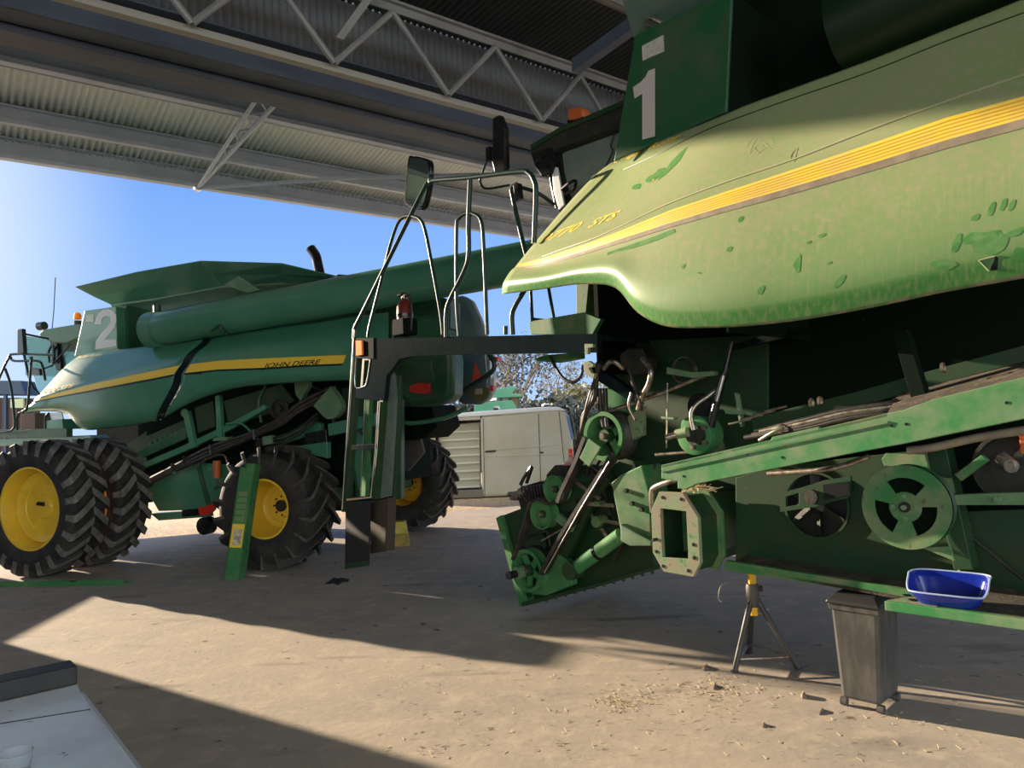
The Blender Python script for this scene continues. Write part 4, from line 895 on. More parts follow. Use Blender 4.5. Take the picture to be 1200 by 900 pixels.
tb1('tension_spring', [(620, 630, -1.0), (640, 622, -1.0), (645, 640, -1.0)], .014, 'grime', 3)
def pulley(x, y, R, d, w_, nm='belt_pulley', spokes=0, m='green_plain', thick=.03):
    c_ = P1(x, y, d); r = part(nm, MB().lathe(c_, N1, [(-w_, R*.98), (-w_*.55, R*.84), (-w_*.45, R*.84), (0, R), (0, R-thick), (-w_*.4, R-thick*1.3), (-w_, R-thick*1.4)], 40), M[m], R1, smooth=True)
    mb = MB()
    if spokes:
        e = Z; g = N1.cross(Z)
        for k in range(spokes):
            t = 2*PI*k/spokes+.5; u = e*math.cos(t)+g*math.sin(t); s_ = N1.cross(u)
            mb.beam(c_-N1*w_*.5+u*R*.15, c_-N1*w_*.5+u*(R-thick), s_*R*.3, N1*.02)
    else:
        mb.lathe(c_, N1, [(-w_*.5, R-thick), (-w_*.35, R*.4), (-w_*.35, .001)], 32)
    part('web', mb, M[m], r, smooth=not spokes)
    part('hub', MB().cyl(c_, N1, -w_, -w_*.1, R*.26, 20), M['green_m'], r, smooth=True)
    part('hub_nut', MB().cyl(c_, N1, -w_*.4, .01, R*.12, 6), M['steel'], r)
    return r
pulley(706, 511, .195, -.92, .20, spokes=4, thick=.035)
part('belt_grooves', MB().lathe(P1(706, 511, -.92), N1, [(-.03, .190), (-.05, .165), (-.07, .19), (-.09, .165), (-.11, .19), (-.13, .165), (-.15, .19), (-.2, .2), (-.2, .1)], 40), M['belt'], R1, smooth=True)
pulley(648.5, 573.5, .118, -.92, .10, nm='idler_pulley', thick=.012)
pulley(633.5, 603, .128, -.92, .10, nm='idler_pulley', thick=.012)
pulley(617, 669, .188, -.95, .10, spokes=5, thick=.035)
part('driven_sheave', MB().lathe(P1(624, 667, -1.05), N1, [(-.12, .15), (-.1, .2), (0, .2), (0, .1)], 36), M['grime'], R1, smooth=True)
part('shaft_end', MB().cyl(P1(607, 672, -.92), N1, -.05, .12, .035, 12), M['black'], R1, smooth=True)
part('shaft_collar', MB().cyl(P1(608, 671, -.92), N1, -.05, .03, .055, 16), M['green_cover'], R1, smooth=True)
def belt(pts, w_, d, nm='drive_belt'):
    mb = MB(); P_ = [P1(x, y, d) for x, y in pts]
    for a, b in zip(P_[:-1], P_[1:]):
        s_ = N1.cross((b-a).normalized()).normalized(); mb.beam(a, b, s_*w_, N1*.10)
    return part(nm, mb, M['belt'], R1)
belt([(689, 512), (678, 541), (661, 577), (657, 588)], .035, -.95)
belt([(723, 530), (684, 590), (660, 628), (637, 672)], .03, -.95)
belt([(661, 576), (655, 588), (645, 590), (634, 584), (624, 590), (620, 604), (608, 645), (604, 655)], .022, -.96)
tb1('belt_shine', [(714, 541, -.89), (684, 590, -.89), (638, 671, -.89)], .006, 'chrome', 0)
pr1('belt_guard', [(690, 514), (704, 524), (690, 547), (679, 537)], -.86, .02, 'green_dirty', label='dusty green guard plate over the upper pulley')
pr1('guard_plate', [(679, 530), (656, 546), (666, 553), (674, 545)], -1.1, .03, 'green_cover')
pr1('warning_label', [(657, 547), (671, 533), (674, 545), (668, 553)], -1.06, .005, mat('pale label with red mark', (.62, .5, .42, 1), .5, c2=(.6, .15, .08, 1), scale=14))
part('idler_block', MB().prism(p1([(640, 556), (650, 545), (664, 547), (668, 575), (655, 588), (640, 575)], -1.0), -N1*.1), M['grime'], R1, bevel=.008)
part('gear_motor', MB().cyl(P1(690, 558, -1.15), N1, -.1, .08, .1, 20), M['green_m'], R1, smooth=True)
# coupler sticking out ahead of the feeder house
cp = part('hose_coupler', MB().prism(p1([(606, 582), (612, 570), (632, 564), (644, 570), (640, 586), (622, 596), (610, 597)], -1.15), -N1*.12), M['grime'], R1, bevel=.01)
for i in range(5): part('coupler_fitting', MB().cyl(P1(605+i*3.2, 584-i*3.0, -1.12), F1, -.03, .07, .02, 10), M['steel'], cp, smooth=True)
part('coupler_lever', MB().tube([P1(610, 568, -1.1), P1(614, 560, -1.1), P1(623, 547, -1.1), P1(622, 552, -1.1), P1(617, 566, -1.1)], .016, 8, 2), M['black'], cp, smooth=True)
part('coupler_pin', MB().tube([P1(596, 579, -1.12), P1(606, 578, -1.12)], .02, 8), M['steel'], cp, smooth=True)
mb = MB()
for k in range(9): mb.tube([P1(612+k*3.4, 571-k*.5, -1.1), P1(613+k*3.6, 580+k*.3, -1.12), P1(620+k*2.6, 592, -1.16)], .012, 6, 3)
part('coupler_hoses', mb, M['hose'], cp, smooth=True)
# scattered fittings in the shade between pulleys and support column
random.seed(11)
for k in range(34):
    x = random.uniform(655, 760); y = random.uniform(548, 660)
    if (x-655)/105*.9+(660-y)/112 < .45 or (y > 640 and x > 700): continue
    r_ = random.uniform(.014, .05); dd = random.uniform(-1.12, -1.0)
    if k % 3 == 0: part('fitting', MB().cyl(P1(x, y, dd), N1, -.06, .05, r_, 14), M[random.choice(['green_m', 'grime', 'green_dirty'])], R1, smooth=True)
    elif k % 3 == 1:
        a_ = random.uniform(0, PI); q_ = (F1*math.cos(a_)+Z*math.sin(a_))*random.uniform(.08, .2)
        part('link_rod', MB().beam(P1(x, y, dd)-q_, P1(x, y, dd)+q_, N1*.02, N1.cross(q_).normalized()*.03), M[random.choice(['green_plain', 'grime', 'steel'])], R1)
    else: tb1('hydraulic_hose', [(x, y, dd), (x+random.uniform(5, 14), y-random.uniform(-8, 12), dd+.06), (x+random.uniform(14, 26), y+random.uniform(-14, 14), dd)], .012, 'hose')
# ---- long side rail above the axle
ra_ = [(775, 545), (830, 533), (935, 508), (1040, 484), (1060, 480), (1097, 467), (1200, 442), (1330, 412)]
rb_ = [(775, 561), (794, 564), (794, 572), (802, 574), (817, 567), (1000, 531), (1060, 520), (1200, 491), (1330, 465)]
rail = part('side_rail', MB().prism(p1(ra_, -.45)+p1(rb_[::-1], -.45), -N1*.05), M['green_lit'], R1, bevel=.004)
part('rail_fold', MB().prism([P1(775, 553.5, -.44), P1(1040, 496, -.44), P1(1040, 493.5, -.44), P1(775, 551, -.44)], -N1*.03), M['green_dirty'], rail)
A_ = P1(775, 545, -.45); B_ = P1(1040, 484, -.45); D_ = P1(1330, 412, -.45)
part('rail_top', MB().prism([A_, B_, B_-N1*.18, A_-N1*.18], -Z*.02), M['green_dirty'], rail, bevel=.002)
part('dirty_ledge', MB().prism([P1(1040, 484, -.46), D_-N1*.01, D_-N1*.55+Z*.12, P1(1052, 462, -.95)], -Z*.02), M['dirt_tray'], R1)
mb = MB()
for (x, y) in ((917, 536), (876, 532), (801, 558), (1062, 497), (1045, 499), (1180, 472)): mb.cyl(P1(x, y, -.45), N1, 0, .003, .008, 8)
part('rail_holes', mb, M['black_decal'], rail)
pr1('rail_backing', [(905, 512), (960, 500), (958, 506), (900, 520)], -.62, .03, 'green_lit')
for k, (y0, c_) in enumerate(((0, 'hose'), (3, 'steel'), (7, 'hose'), (10, 'hose'))):
    tb1('hose_bundle', [(900-k*9, 503+y0, -.75), (940, 493+y0, -.72), (990, 481+y0, -.70), (1040, 474+y0, -.70), (1050, 470+y0, -.75)], .018, c_)
tb1('hose_bundle', [(965, 505, -.55), (1000, 500, -.52), (1037, 494, -.55)], .016, 'steel')
tb1('hose_bundle', [(890, 516, -.65), (905, 507, -.62), (918, 501, -.62)], .012, 'steel')
for (x, y) in ((951, 472), (961, 470), (1105, 431), (986, 484), (917, 502), (994, 499)):
    part('hose_clip', MB().lathe(P1(x, y, -.72), F1, [(-.008, .028), (.008, .028), (.008, .022), (-.008, .022)], 14), M['steel'], R1, smooth=True)
pr1('side_beam', [(880, 490), (1000, 460), (1070, 440), (1400, 350), (1400, 372), (1070, 458), (1000, 478), (884, 506)], -.98, .1, 'green_m')
for k in range(4): tb1('reflective_pipe', [(854+k*14, 497-k*5, -.95), (880+k*14, 491-k*5, -.95)], .008, 'steel', 0)
# worn tube under the rail and lower hose
tb1('lower_pipe', [(900, 555, -.8), (960, 551, -.75), (990, 545, -.72), (1018, 535, -.7)], .016, 'steel')
part('wrapped_loom', MB().tube([P1(1064, 528, -.6), P1(1095, 524, -.6), P1(1150, 512, -.6), P1(1230, 500, -.6)], .022, 10, 4), M['brown_band'], R1, smooth=True)
# ---- final drive housing with worn bolt flange
fo = [(130, 145), (185, 147), (240, 150), (276, 208), (312, 265), (317, 372), (322, 480), (306, 512), (290, 545), (220, 532), (150, 520), (125, 475), (100, 430), (96, 332), (92, 235), (110, 190)]
fi = [(136, 223), (180, 228), (220, 233), (257, 238), (259, 290), (262, 350), (264, 410), (266, 462), (234, 460), (202, 457), (172, 454), (146, 452), (143, 400), (140, 350), (138, 300), (137, 260)]
cv = lambda l: [(740+x/4, 540+y/4) for x, y in l]
fd = part('final_drive_flange', MB().ring(p1(cv(fo), -.6), p1(cv(fi), -.6), -N1*.035), M['flange'], R1, bevel=.003, label='worn octagonal flange around a rectangular opening')
mb = MB()
for (x, y) in ((147, 172), (234, 180), (292, 393), (295, 455), (268, 515), (150, 494), (118, 426)): mb.cyl(P1(740+x/4, 540+y/4, -.6), N1, -.0, .004, .012, 12)
part('bolt_holes', mb, M['black_decal'], fd)
part('stud', MB().cyl(P1(740+118/4, 540+368/4, -.6), N1, 0, .05, .012, 8), M['grime'], fd)
def sh(l, k): cx = sum(p[0] for p in l)/len(l); cy = sum(p[1] for p in l)/len(l); return [((x-cx)*k+cx, (y-cy)*k+cy) for x, y in l]
fo2 = p1(cv(sh(fo, .9)), -.635)
part('final_drive_housing', MB().ring(fo2, p1(cv(fi), -.635), -N1*.30), M['green_m'], R1, bevel=.004)
part('back_flange', MB().prism(p1(cv(fo), -.6)and [p-N1*.30 for p in p1(cv(fo), -.6)], -N1*.03), M['green_dirty'], R1, bevel=.003)
part('axle_beam', MB().prism([p-N1*.33 for p in p1(cv(sh(fo, .8)), -.6)], -N1*1.6), M['green_m'], R1)
tb1('bent_pipe', [(765, 600, -.75), (764, 578, -.72), (768, 571, -.7), (780, 566, -.68), (795, 562, -.68)], .022, 'steel')
mb = MB(); random.seed(5)
for k in range(26):
    x = random.uniform(805, 838); p = P1(x, 571+random.uniform(-2, 3), -.60-random.uniform(0, .1)); q_ = V((random.uniform(-.06, .06), random.uniform(-.06, .06), random.uniform(-.02, .03)))
    mb.tube([p-q_, p+q_], .003, 4)
tag(part('straw_tuft', mb, M['straw'], R1))
# ---- fan housing, slotted pulley and lower tray
pr1('fan_housing', [(862, 560), (900, 548), (1000, 536), (1085, 527), (1092, 534), (1124, 692), (1100, 694), (1000, 684), (862, 662)], -1.02, .04, 'green_m', .003)
part('fan_opening', MB().cyl(P1(957, 592, -1.02), N1, .002, .006, .205, 40), M['black_decal'], R1)
fr = part('fan_rim', MB().lathe(P1(957, 592, -1.01), N1, [(0, .215), (.02, .215), (.02, .2), (0, .2)], 40), M['green_m'], R1, smooth=True)
mb = MB(); c_ = P1(957, 592, -1.0)
for k in range(6):
    t = k*PI/3; u_ = Z*math.cos(t)+F1*math.sin(t); s_ = N1.cross(u_); mb.beam(c_+u_*.05, c_+u_*.19, (s_*.7+N1*.5)*.07, N1*.004)
part('fan_blades', mb, M['grime'], fr)
br = part('bearing_bracket', MB().ring(p1([(914, 578), (940, 571), (965, 563), (997, 558), (997, 570), (997, 582), (955, 594), (914, 600)], -.94), p1([(921, 582), (932, 579), (934, 578), (936, 578), (936, 590), (934, 592), (932, 592), (921, 594)], -.94), -N1*.02), M['green_m'], R1, bevel=.002)
part('bearing_slot', MB().prism(p1([(964, 568), (994, 564), (996, 580), (966, 586)], -.935), -N1*.006), M['black_decal'], br)
part('bearing', MB().cyl(P1(951, 582, -.93), N1, -.02, .02, .045, 16), M['grime'], br, smooth=True)
# slotted pulley: ring, three slots, hub, bolts
cpu = P1(1061.6, 594, -.72); Rp = (P1(1061.6, 545, -.72)-cpu).length
uZ = Z; uF = -F1
def pol(r, t): return cpu+(uF*math.cos(t)+uZ*math.sin(t))*r
bmx = MB(); n_ = 120; vs = []
radii = [Rp, Rp*.99, Rp*.70, Rp*.36, .02]
def inslot(t):
    for c_ in (math.radians(85), math.radians(205), math.radians(325)):
        dlt = abs((t-c_+PI) % (2*PI)-PI)
        if dlt < math.radians(37): return True
    return False
for i, r in enumerate(radii):
    for k in range(n_): vs.append(pol(r, 2*PI*k/n_))
fs = []
for i in range(4):
    for k in range(n_):
        if i == 2 and inslot(2*PI*(k+.5)/n_): continue
        l = (k+1) % n_; fs.append([i*n_+k, i*n_+l, (i+1)*n_+l, (i+1)*n_+k])
fs.append([4*n_+k for k in range(n_)])
bmx.add(vs, fs); pu = part('slotted_pulley', bmx, M['green_dirty'], R1, label='large pale green pulley with three slots')
md = pu.modifiers.new('s', 'SOLIDIFY'); md.thickness = .015
part('pulley_shadow_plate', MB().cyl(cpu-N1*.05, N1, -.01, 0, Rp*.85, 40), M['void'], pu)
part('pulley_back', MB().lathe(cpu-N1*.02, N1, [(0, Rp), (-.02, Rp*.94), (-.05, Rp*.94), (-.06, Rp)], 48), M['green_m'], pu, smooth=True)
part('pulley_shaft', MB().lathe(cpu, N1, [(0, .045), (.01, .045), (.012, .03), (.03, .028), (.03, .001)], 24), M['grime'], pu, smooth=True)
mb = MB()
for k in range(4): part('pulley_bolt', MB().cyl(pol(.062, PI/4*2*k), N1, 0, .022, .012, 10), M['green_cover'], pu, smooth=True)
part('shaft_bolt', MB().cyl(cpu, N1, .02, .045, .014, 10), M['green_cover'], pu, smooth=True)
pr1('pulley_shield_plate', [(1033, 538), (1038, 531), (1084, 533), (1090, 556), (1060, 548), (1036, 546)], -.82, .02, 'green_dirty')
pr1('pulley_shield_plate', [(1080, 642), (1112, 640), (1108, 622), (1119, 658)], -.82, .02, 'green_dirty')
pr1('upright_post', [(1085, 527), (1108, 524), (1140, 668), (1118, 668)], -.88, .14, 'green_m', .004)
pr1('cross_bar', [(1118, 580), (1160, 578), (1340, 574), (1340, 592), (1160, 592), (1120, 592)], -.80, .05, 'green_lit', .003)
part('cross_bar_bolt', MB().cyl(P1(1170, 585, -.8), N1, 0, .04, .015, 8), M['green_cover'], R1)
pr1('diagonal_link', [(1118, 556), (1150, 533), (1158, 540), (1126, 564)], -.82, .04, 'green_dirty')
dc = part('side_disc', MB().lathe(P1(1188, 548, -.95), N1, [(0, .19), (.03, .19), (.03, .17), (.0, .16), (0, .001)], 36), M['grime'], R1, smooth=True)
part('tension_link', MB().tube([P1(1172, 535, -.9), P1(1186, 546, -.88)], .035, 10), M['steel'], dc, smooth=True)
part('tension_bolt', MB().lathe(P1(1186, 546, -.87), N1, [(0, .035), (.02, .035), (.02, .022), (.04, .02), (.04, .001)], 20), M['steel'], dc, smooth=True)
pr1('orange_box', [(1194, 510), (1240, 505), (1240, 530), (1196, 532)], -.9, .1, 'amber_old', .004)
pr1('rear_panel', [(1108, 600), (1400, 590), (1400, 720), (1130, 690)], -1.15, .04, 'green_m')
tb1('diagonal_pipe', [(1136, 628, -1.0), (1190, 672, -1.0), (1215, 690, -1.0)], .01, 'grime', 0)
zt_ = .80
t0_ = P1(857, 656, -.80); t1_ = P1(1040, 686, -.80); t2_ = P1(1330, 745, -.80)
pr1('lower_sill', [(850, 657), (1040, 687), (1330, 742), (1330, 760), (1040, 698), (848, 668)], -.80, .04, 'green_dirty', .003)
part('lower_tray', MB().prism([t0_-Z*.03, t2_-Z*.02, t2_-N1*.35+Z*.05, t0_-N1*.35+Z*.02], -Z*.02), M['dirt_tray'], R1)
lz = P1(1036, 705, -.33).z
la = P1(1036, 704, -.33); lb_ = la-F1*2.2; lb_.z = la.z
part('step_ledge', MB().prism([la, lb_, lb_-N1*.48, la-F1*.22-N1*.48], -Z*.05), M['green_lit'], R1, bevel=.005, label='bright green ledge with two holes')
part('ledge_top_dirt', MB().prism([la-F1*.22-N1*.04+Z*.004, lb_-N1*.03+Z*.004, lb_-N1*.47+Z*.004, la-F1*.34-N1*.47+Z*.004], -Z*.002), M['dirt_tray'], R1)
part('ledge_top_bare', MB().prism([la-F1*.01-N1*.01+Z*.003, la-F1*.24-N1*.01+Z*.003, la-F1*.33-N1*.45+Z*.003, la-F1*.22-N1*.45+Z*.003], -Z*.002), M['flange'], R1)
mb = MB()
for k in range(2): mb.cyl(G(1063+k*7, 698+k*5.5, la.z+.003), Z, 0, .004, .022, 18)
part('ledge_holes', mb, M['black_decal'], R1)
# blue tub on the ledge
# ================================================================== loose things
# ---- blue parts tub
tz = la.z+.006
bl = G(1086, 712, tz); brr = G(1136, 718, tz)
ux = (brr-bl).normalized(); uy = V((-ux.y, ux.x, 0))
c0 = G(1112, 708, tz)+uy*.02
tub = empty('parts_tub', c0); tag(tub, 'glossy blue plastic parts tub with a cut-down front, lying on the green ledge', 'tub')
def tpt(a, b, z): return c0+ux*a+uy*b+Z*z
def rim(a): # a: angle -> (u, v, height of wall)
    pass
n = 40; rings = []
def supr(t, rx, ry, p=4):
    c_, s_ = math.cos(t), math.sin(t); return math.copysign(abs(c_)**(2/p), c_)*rx, math.copysign(abs(s_)**(2/p), s_)*ry
hfun = lambda b, ry: .062+.075*max(0, min(1, (b/ry+.75)/.75))
outer = []; inner = []
for k in range(n):
    t = 2*PI*k/n
    a0, b0_ = supr(t, .125, .075); a1, b1 = supr(t, .178, .115); h = hfun(b1, .115)
    col = []
    for j in range(5):
        s_ = j/4; q_ = s_**.7; col.append(tpt(a0*(1-q_)+a1*q_*(.9+.1*s_), b0_*(1-q_)+b1*q_*(.9+.1*s_), h*s_))
    outer.append(col)
mb = MB(); vs = [p for col in outer for p in col]; fs = []
for k in range(n):
    l = (k+1) % n
    for j in range(4): fs.append([k*5+j, l*5+j, l*5+j+1, k*5+j+1])
fs.append([k*5 for k in range(n)])
mb.add(vs, fs); part('tub_shell', mb, M['blue'], tub, solid=.005, smooth=True)
part('rim_lip', MB().tube([outer[k % n][4] for k in range(n+1)], .0045, 8), mat('worn pale rim', (.35, .42, .62, 1), .4), tub, smooth=True)
# ---- jack stand
J = G(896, 775); jt = P1(881, 668, -.9)
J = V((1.58, 5.25, 0)); feet = [G(861, 788), G(936, 785), G(878, 766)]
top = (feet[0]+feet[1]+feet[2])/3; topz = P1(881, 676, -1).z
tc = G(883, 700, .52); tc = V((tc.x, tc.y, 0)); tc = V((1.60, 5.28, 0)) if False else tc
js = empty('jack_stand', top); tag(js, 'black three-legged jack stand with a yellow ratchet bar holding up the number one machine', 'jack stand')
ctr = V((top.x, top.y, 0))
# apex above the middle of the feet
ap = PL(882, 694, ctr, V((0, -1, 0)))
for k, f_ in enumerate(feet):
    part('leg', MB().tube([f_+Z*.01, ap+(f_-ap).normalized()*.02+Z*.0], .021, 12), M['grime'] if False else mat('dusty black steel leg', (.06, .055, .05, 1), .45, metal=.3), js, smooth=True)
    part('foot', MB().cyl(f_, Z, 0, .012, .028, 12), M['bin'], js, smooth=True)
for a_, b_ in ((0, 1), (1, 2), (2, 0)):
    A_ = feet[a_].lerp(ap, .16); B_ = feet[b_].lerp(ap, .16); part('brace', MB().tube([A_, B_], .008, 8), M['steel'], js, smooth=True)
part('collar', MB().lathe(ap, Z, [(-.10, .03), (-.06, .045), (.04, .045), (.06, .038), (.06, .02)], 20), M['bin'], js, smooth=True)
part('ratchet_bar', MB().box(ap+Z*.02, V((.048, 0, 0)), V((0, .04, 0)), Z*.36), M['yellow_old'] if False else mat('yellow ratchet paint', (.80, .45, .02, 1), .45), js, bevel=.006)
part('saddle', MB().box(ap+Z*.205, V((.07, 0, 0)), V((0, .07, 0)), Z*.02), M['bin'], js, bevel=.004)
part('release_handle', MB().tube([ap-Z*.14, ap-Z*.145+V((.08, -.02, 0)), ap-Z*.11+V((.09, -.02, 0))], .008, 8, 3), M['steel'], js, smooth=True)
part('pin_ring', MB().lathe(ap+V((.05, -.03, .03)), V((1, 0, 0)), [(-.006, .022), (.006, .022), (.006, .014), (-.006, .014)], 14), M['bin'], js, smooth=True)
tag(part('wire_loop', MB().tube([ap+V((-.02, -.04, .05)), ap+V((-.10, -.02, .09)), ap+V((-.21, 0, .06)), ap+V((-.24, 0, -.03)), ap+V((-.22, 0, -.06))], .003, 5, 6), M['steel'], js, smooth=True))
# ---- wheelie bin
A_ = G(986, 827); B_ = G(1033, 838); E_ = G(1068, 824)
u1 = (A_-B_); u2 = (E_-B_); wv = u1.normalized(); dv = V((-wv.y, wv.x, 0)); dv = dv if dv.dot(u2) > 0 else -dv
Wb = u1.length*1.0; Db = max(.30, u2.dot(dv)); Wt = Wb*1.22; Dt = Db*1.15
cB = B_+wv*Wb/2+dv*Db/2; hb = .60
wb_ = empty('wheelie_bin', V((cB.x, cB.y, 0))); tag(wb_, 'small worn black wheelie bin with a flat lid under the green sill', 'bin')
def rect(w_, d_, z, off=V((0, 0, 0))): return [cB+off+wv*(-w_/2)-dv*d_/2+Z*z, cB+off+wv*(w_/2)-dv*d_/2+Z*z, cB+off+wv*(w_/2)+dv*d_/2+Z*z, cB+off-wv*(w_/2)+dv*d_/2+Z*z]
r0 = rect(Wb, Db, .045); r1 = rect(Wt, Dt, hb)
mb = MB().add(r0+r1, [[0, 1, 2, 3], [4, 5, 6, 7]]+[[i, (i+1) % 4, (i+1) % 4+4, i+4] for i in range(4)]); part('bin_body', mb, M['bin'], wb_, bevel=.022)
mb = MB().add(rect(Wt*1.04, Dt*1.04, hb-.035)+rect(Wt*1.06, Dt*1.06, hb), [[0, 1, 2, 3], [4, 5, 6, 7]]+[[i, (i+1) % 4, (i+1) % 4+4, i+4] for i in range(4)]); part('bin_rim', mb, M['bin'], wb_, bevel=.006)
mb = MB().add(rect(Wt*1.12, Dt*1.12, hb)+rect(Wt*1.12, Dt*1.12, hb+.02)+rect(Wt*.85, Dt*.85, hb+.06), [[0, 1, 2, 3], [8, 9, 10, 11]]+[[i, (i+1) % 4, (i+1) % 4+4, i+4] for i in range(4)]+[[i+4, (i+1) % 4+4, (i+1) % 4+8, i+8] for i in range(4)]); part('bin_lid', mb, M['bin_lid'], wb_, bevel=.008)
part('lid_hinge', MB().tube([cB+wv*Wt*.6-dv*Dt*.35+Z*hb, cB+wv*Wt*.6+dv*Dt*.35+Z*hb], .016, 8), M['bin_lid'], wb_, smooth=True)
for a_, b_ in ((.46, -.42), (-.46, -.42), (-.46, .42), (.46, .42)):
    c_ = cB+wv*Wb*a_+dv*Db*b_+Z*.024; part('caster', MB().cyl(c_, wv, -.018, .018, .024, 16), M['bin'], wb_, smooth=True)
# ---- green lift-cylinder stop leaning on the rear tyre
f0 = G(271, 680); t_ = P2(291, 543, .16)
ax_ = (t_-f0).normalized(); sx = V((.86, -.5, 0)).normalized(); sx = V((.99, -.12, 0)); sx = (sx-ax_*sx.dot(ax_)).normalized(); sy = ax_.cross(sx)
if sy.y > 0: sy = -sy
gb = empty('safety_stop', f0); tag(gb, 'tall green steel channel with a yellow sticker leaning against the rear tyre', 'steel channel')
Lb = (t_-f0).length
mb = MB()
mb.prism([f0-sx*.10, f0+sx*.10, f0+sx*.10+ax_*(Lb-.0), f0-sx*.02+ax_*(Lb), f0-sx*.02+ax_*(Lb-.05), f0-sx*.10+ax_*(Lb-.05)], -sy*.012)
mb.prism([f0+sx*.10, f0+sx*.10-sy*.14, f0+sx*.10-sy*.14+ax_*Lb, f0+sx*.10+ax_*Lb], -sx*.012)
mb.prism([f0-sx*.10, f0-sx*.10-sy*.14, f0-sx*.10-sy*.14+ax_*(Lb-.05), f0-sx*.10+ax_*(Lb-.05)], sx*.012)
part('channel', mb, M['green_plain'], gb, bevel=.003)
mb = MB().prism([f0-sx*.085+ax_*.38, f0+sx*.07+ax_*.38, f0+sx*.07+ax_*.66, f0-sx*.085+ax_*.66], sy*.003); part('sticker', mb, M['yellow_stripe'], gb)
mb = MB().prism([f0-sx*.05+ax_*.41, f0+sx*.05+ax_*.41, f0+sx*.05+ax_*.60, f0-sx*.05+ax_*.60], sy*.005); part('sticker_panel', mb, mat('pale sticker print', (.6, .55, .4, 1), .5, c2=(.2, .15, .1, 1), scale=30), gb)
mb = MB()
for k in range(5): mb.prism([f0-sx*.07+ax_*(.70+k*.075), f0+sx*.05+ax_*(.70+k*.075), f0+sx*.05+ax_*(.75+k*.075), f0-sx*.07+ax_*(.75+k*.075)], sy*.002)
part('faded_print', mb, mat('faded pale print', (.14, .22, .08, 1), .6), gb)
mb = MB()
for k in (.35, .95): mb.box(f0+sx*.101-sy*.08+ax_*k, sx*.003, sy*.02, ax_*.03)
part('slots', mb, M['black_decal'], gb)
# ---- green bar lying on the floor
a_ = G(-40, 686, .02); b_ = G(153, 682.5, .02)
bar = empty('steel_bar', V((b_.x, b_.y, 0))); tag(bar, 'long flat green steel bar lying on the floor in front of the yellow wheels', 'steel bar')
d_ = (b_-a_).normalized(); s_ = V((-d_.y, d_.x, 0))
part('bar_flange', MB().prism([a_-s_*.05, b_-s_*.05-d_*.06, b_+s_*.05, a_+s_*.05], -Z*.02), M['green_plain'], bar, bevel=.002)
part('bar_web', MB().prism([a_-s_*.05, b_-s_*.05-d_*.06, b_-s_*.05-d_*.06+Z*.045, a_-s_*.05+Z*.045], s_*.01), M['green_plain'], bar, bevel=.002)
part('bar_slot', MB().box(G(86, 681, .065)-s_*.005, d_*.07, s_*.02, Z*.012), M['black_decal'], bar)
# ---- yellow chock
c_ = G(466, 641); cx_ = V((1, .1, 0)).normalized(); cy_ = V((-cx_.y, cx_.x, 0))
ch = empty('wheel_chock', c_); tag(ch, 'worn yellow stepped block behind the ladder, in front of the far rear tyre', 'chock')
def tier(w0, w1, d0, d1, z0, z1):
    a = [c_+cx_*x+cy_*y+Z*z0 for x, y in ((-w0, 0), (w0, 0), (w0, d0), (-w0, d0))]; b = [c_+cx_*x+cy_*y+Z*z1 for x, y in ((-w1, .02), (w1, .02), (w1, d1), (-w1, d1))]
    return MB().add(a+b, [[0, 1, 2, 3], [4, 5, 6, 7]]+[[i, (i+1) % 4, (i+1) % 4+4, i+4] for i in range(4)])
part('base', tier(.17, .15, .3, .28, 0, .18), M['yellow_old'], ch, bevel=.008); part('upper_block', tier(.145, .12, .24, .22, .18, .36), mat('yellow block paint', (.55, .42, .04, 1), .5, c2=(.3, .24, .05, 1), scale=10), ch, bevel=.008)
# ---- floor litter
def rag(name, pts, h, m, label, cat):
    P_ = [G(x, y) for x, y in pts]; c_ = sum(P_, V((0, 0, 0)))/len(P_); mb = MB(); n = len(P_)
    mid = [p.lerp(c_, .35)+Z*h*(.5+.5*math.sin(i*2.1)) for i, p in enumerate(P_)]
    mb.add([p+Z*.002 for p in P_]+mid+[c_+Z*h], [[i, (i+1) % n, (i+1) % n+n, i+n] for i in range(n)]+[[i+n, (i+1) % n+n, 2*n] for i in range(n)]+[list(range(n))])
    o = part(name, mb, m, smooth=False); tag(o, label, cat); return o
rag('rag', [(380, 685), (388, 680), (400, 677), (410, 679), (408, 682), (402, 682), (396, 686), (392, 684)], .04, M['rag'], 'crumpled black rag lying on the floor below the ladder', 'rag')
rag('clod', [(937, 816), (941, 813), (947, 815), (947, 819), (940, 819)], .03, M['stone'], 'small brown block on the floor left of the wheelie bin', 'debris')
rag('clod', [(956, 836), (965, 831), (968, 833), (960, 838)], .015, M['stone'], 'thin flat dark chip on the floor below the small brown block', 'debris')
rag('clod', [(821, 783), (828, 780), (835, 782), (833, 785), (824, 786)], .02, M['stone'], 'dark clod on the floor left of the jack stand', 'debris')
rag('clod', [(890, 851), (896, 848), (900, 850), (894, 853)], .015, M['stone'], 'dark clod on the sunlit floor below the jack stand', 'debris')
rag('clod', [(832, 806), (838, 802), (843, 806), (836, 809)], .015, M['stone'], 'dark crumb on the sunlit floor left below the jack stand', 'debris')
mb = MB(); random.seed(3)
for k in range(560):
    if k < 140: x = random.gauss(725, 18); y = random.gauss(822, 6)
    elif k < 300: x = random.gauss(835, 40); y = random.gauss(808, 12)
    else: x = random.uniform(450, 1150); y = random.uniform(770, 890)
    p = G(x, y, .003); t = random.uniform(0, PI); L_ = random.uniform(.006, .02); q_ = V((math.cos(t), math.sin(t), random.uniform(-.1, .25)))*L_
    mb.tube([p-q_, p+q_+Z*.002], .0012, 3, cap=False)
tag(part('chaff', mb, M['straw']), 'scattered straw chaff on the sunlit concrete floor', 'chaff', kind='stuff')
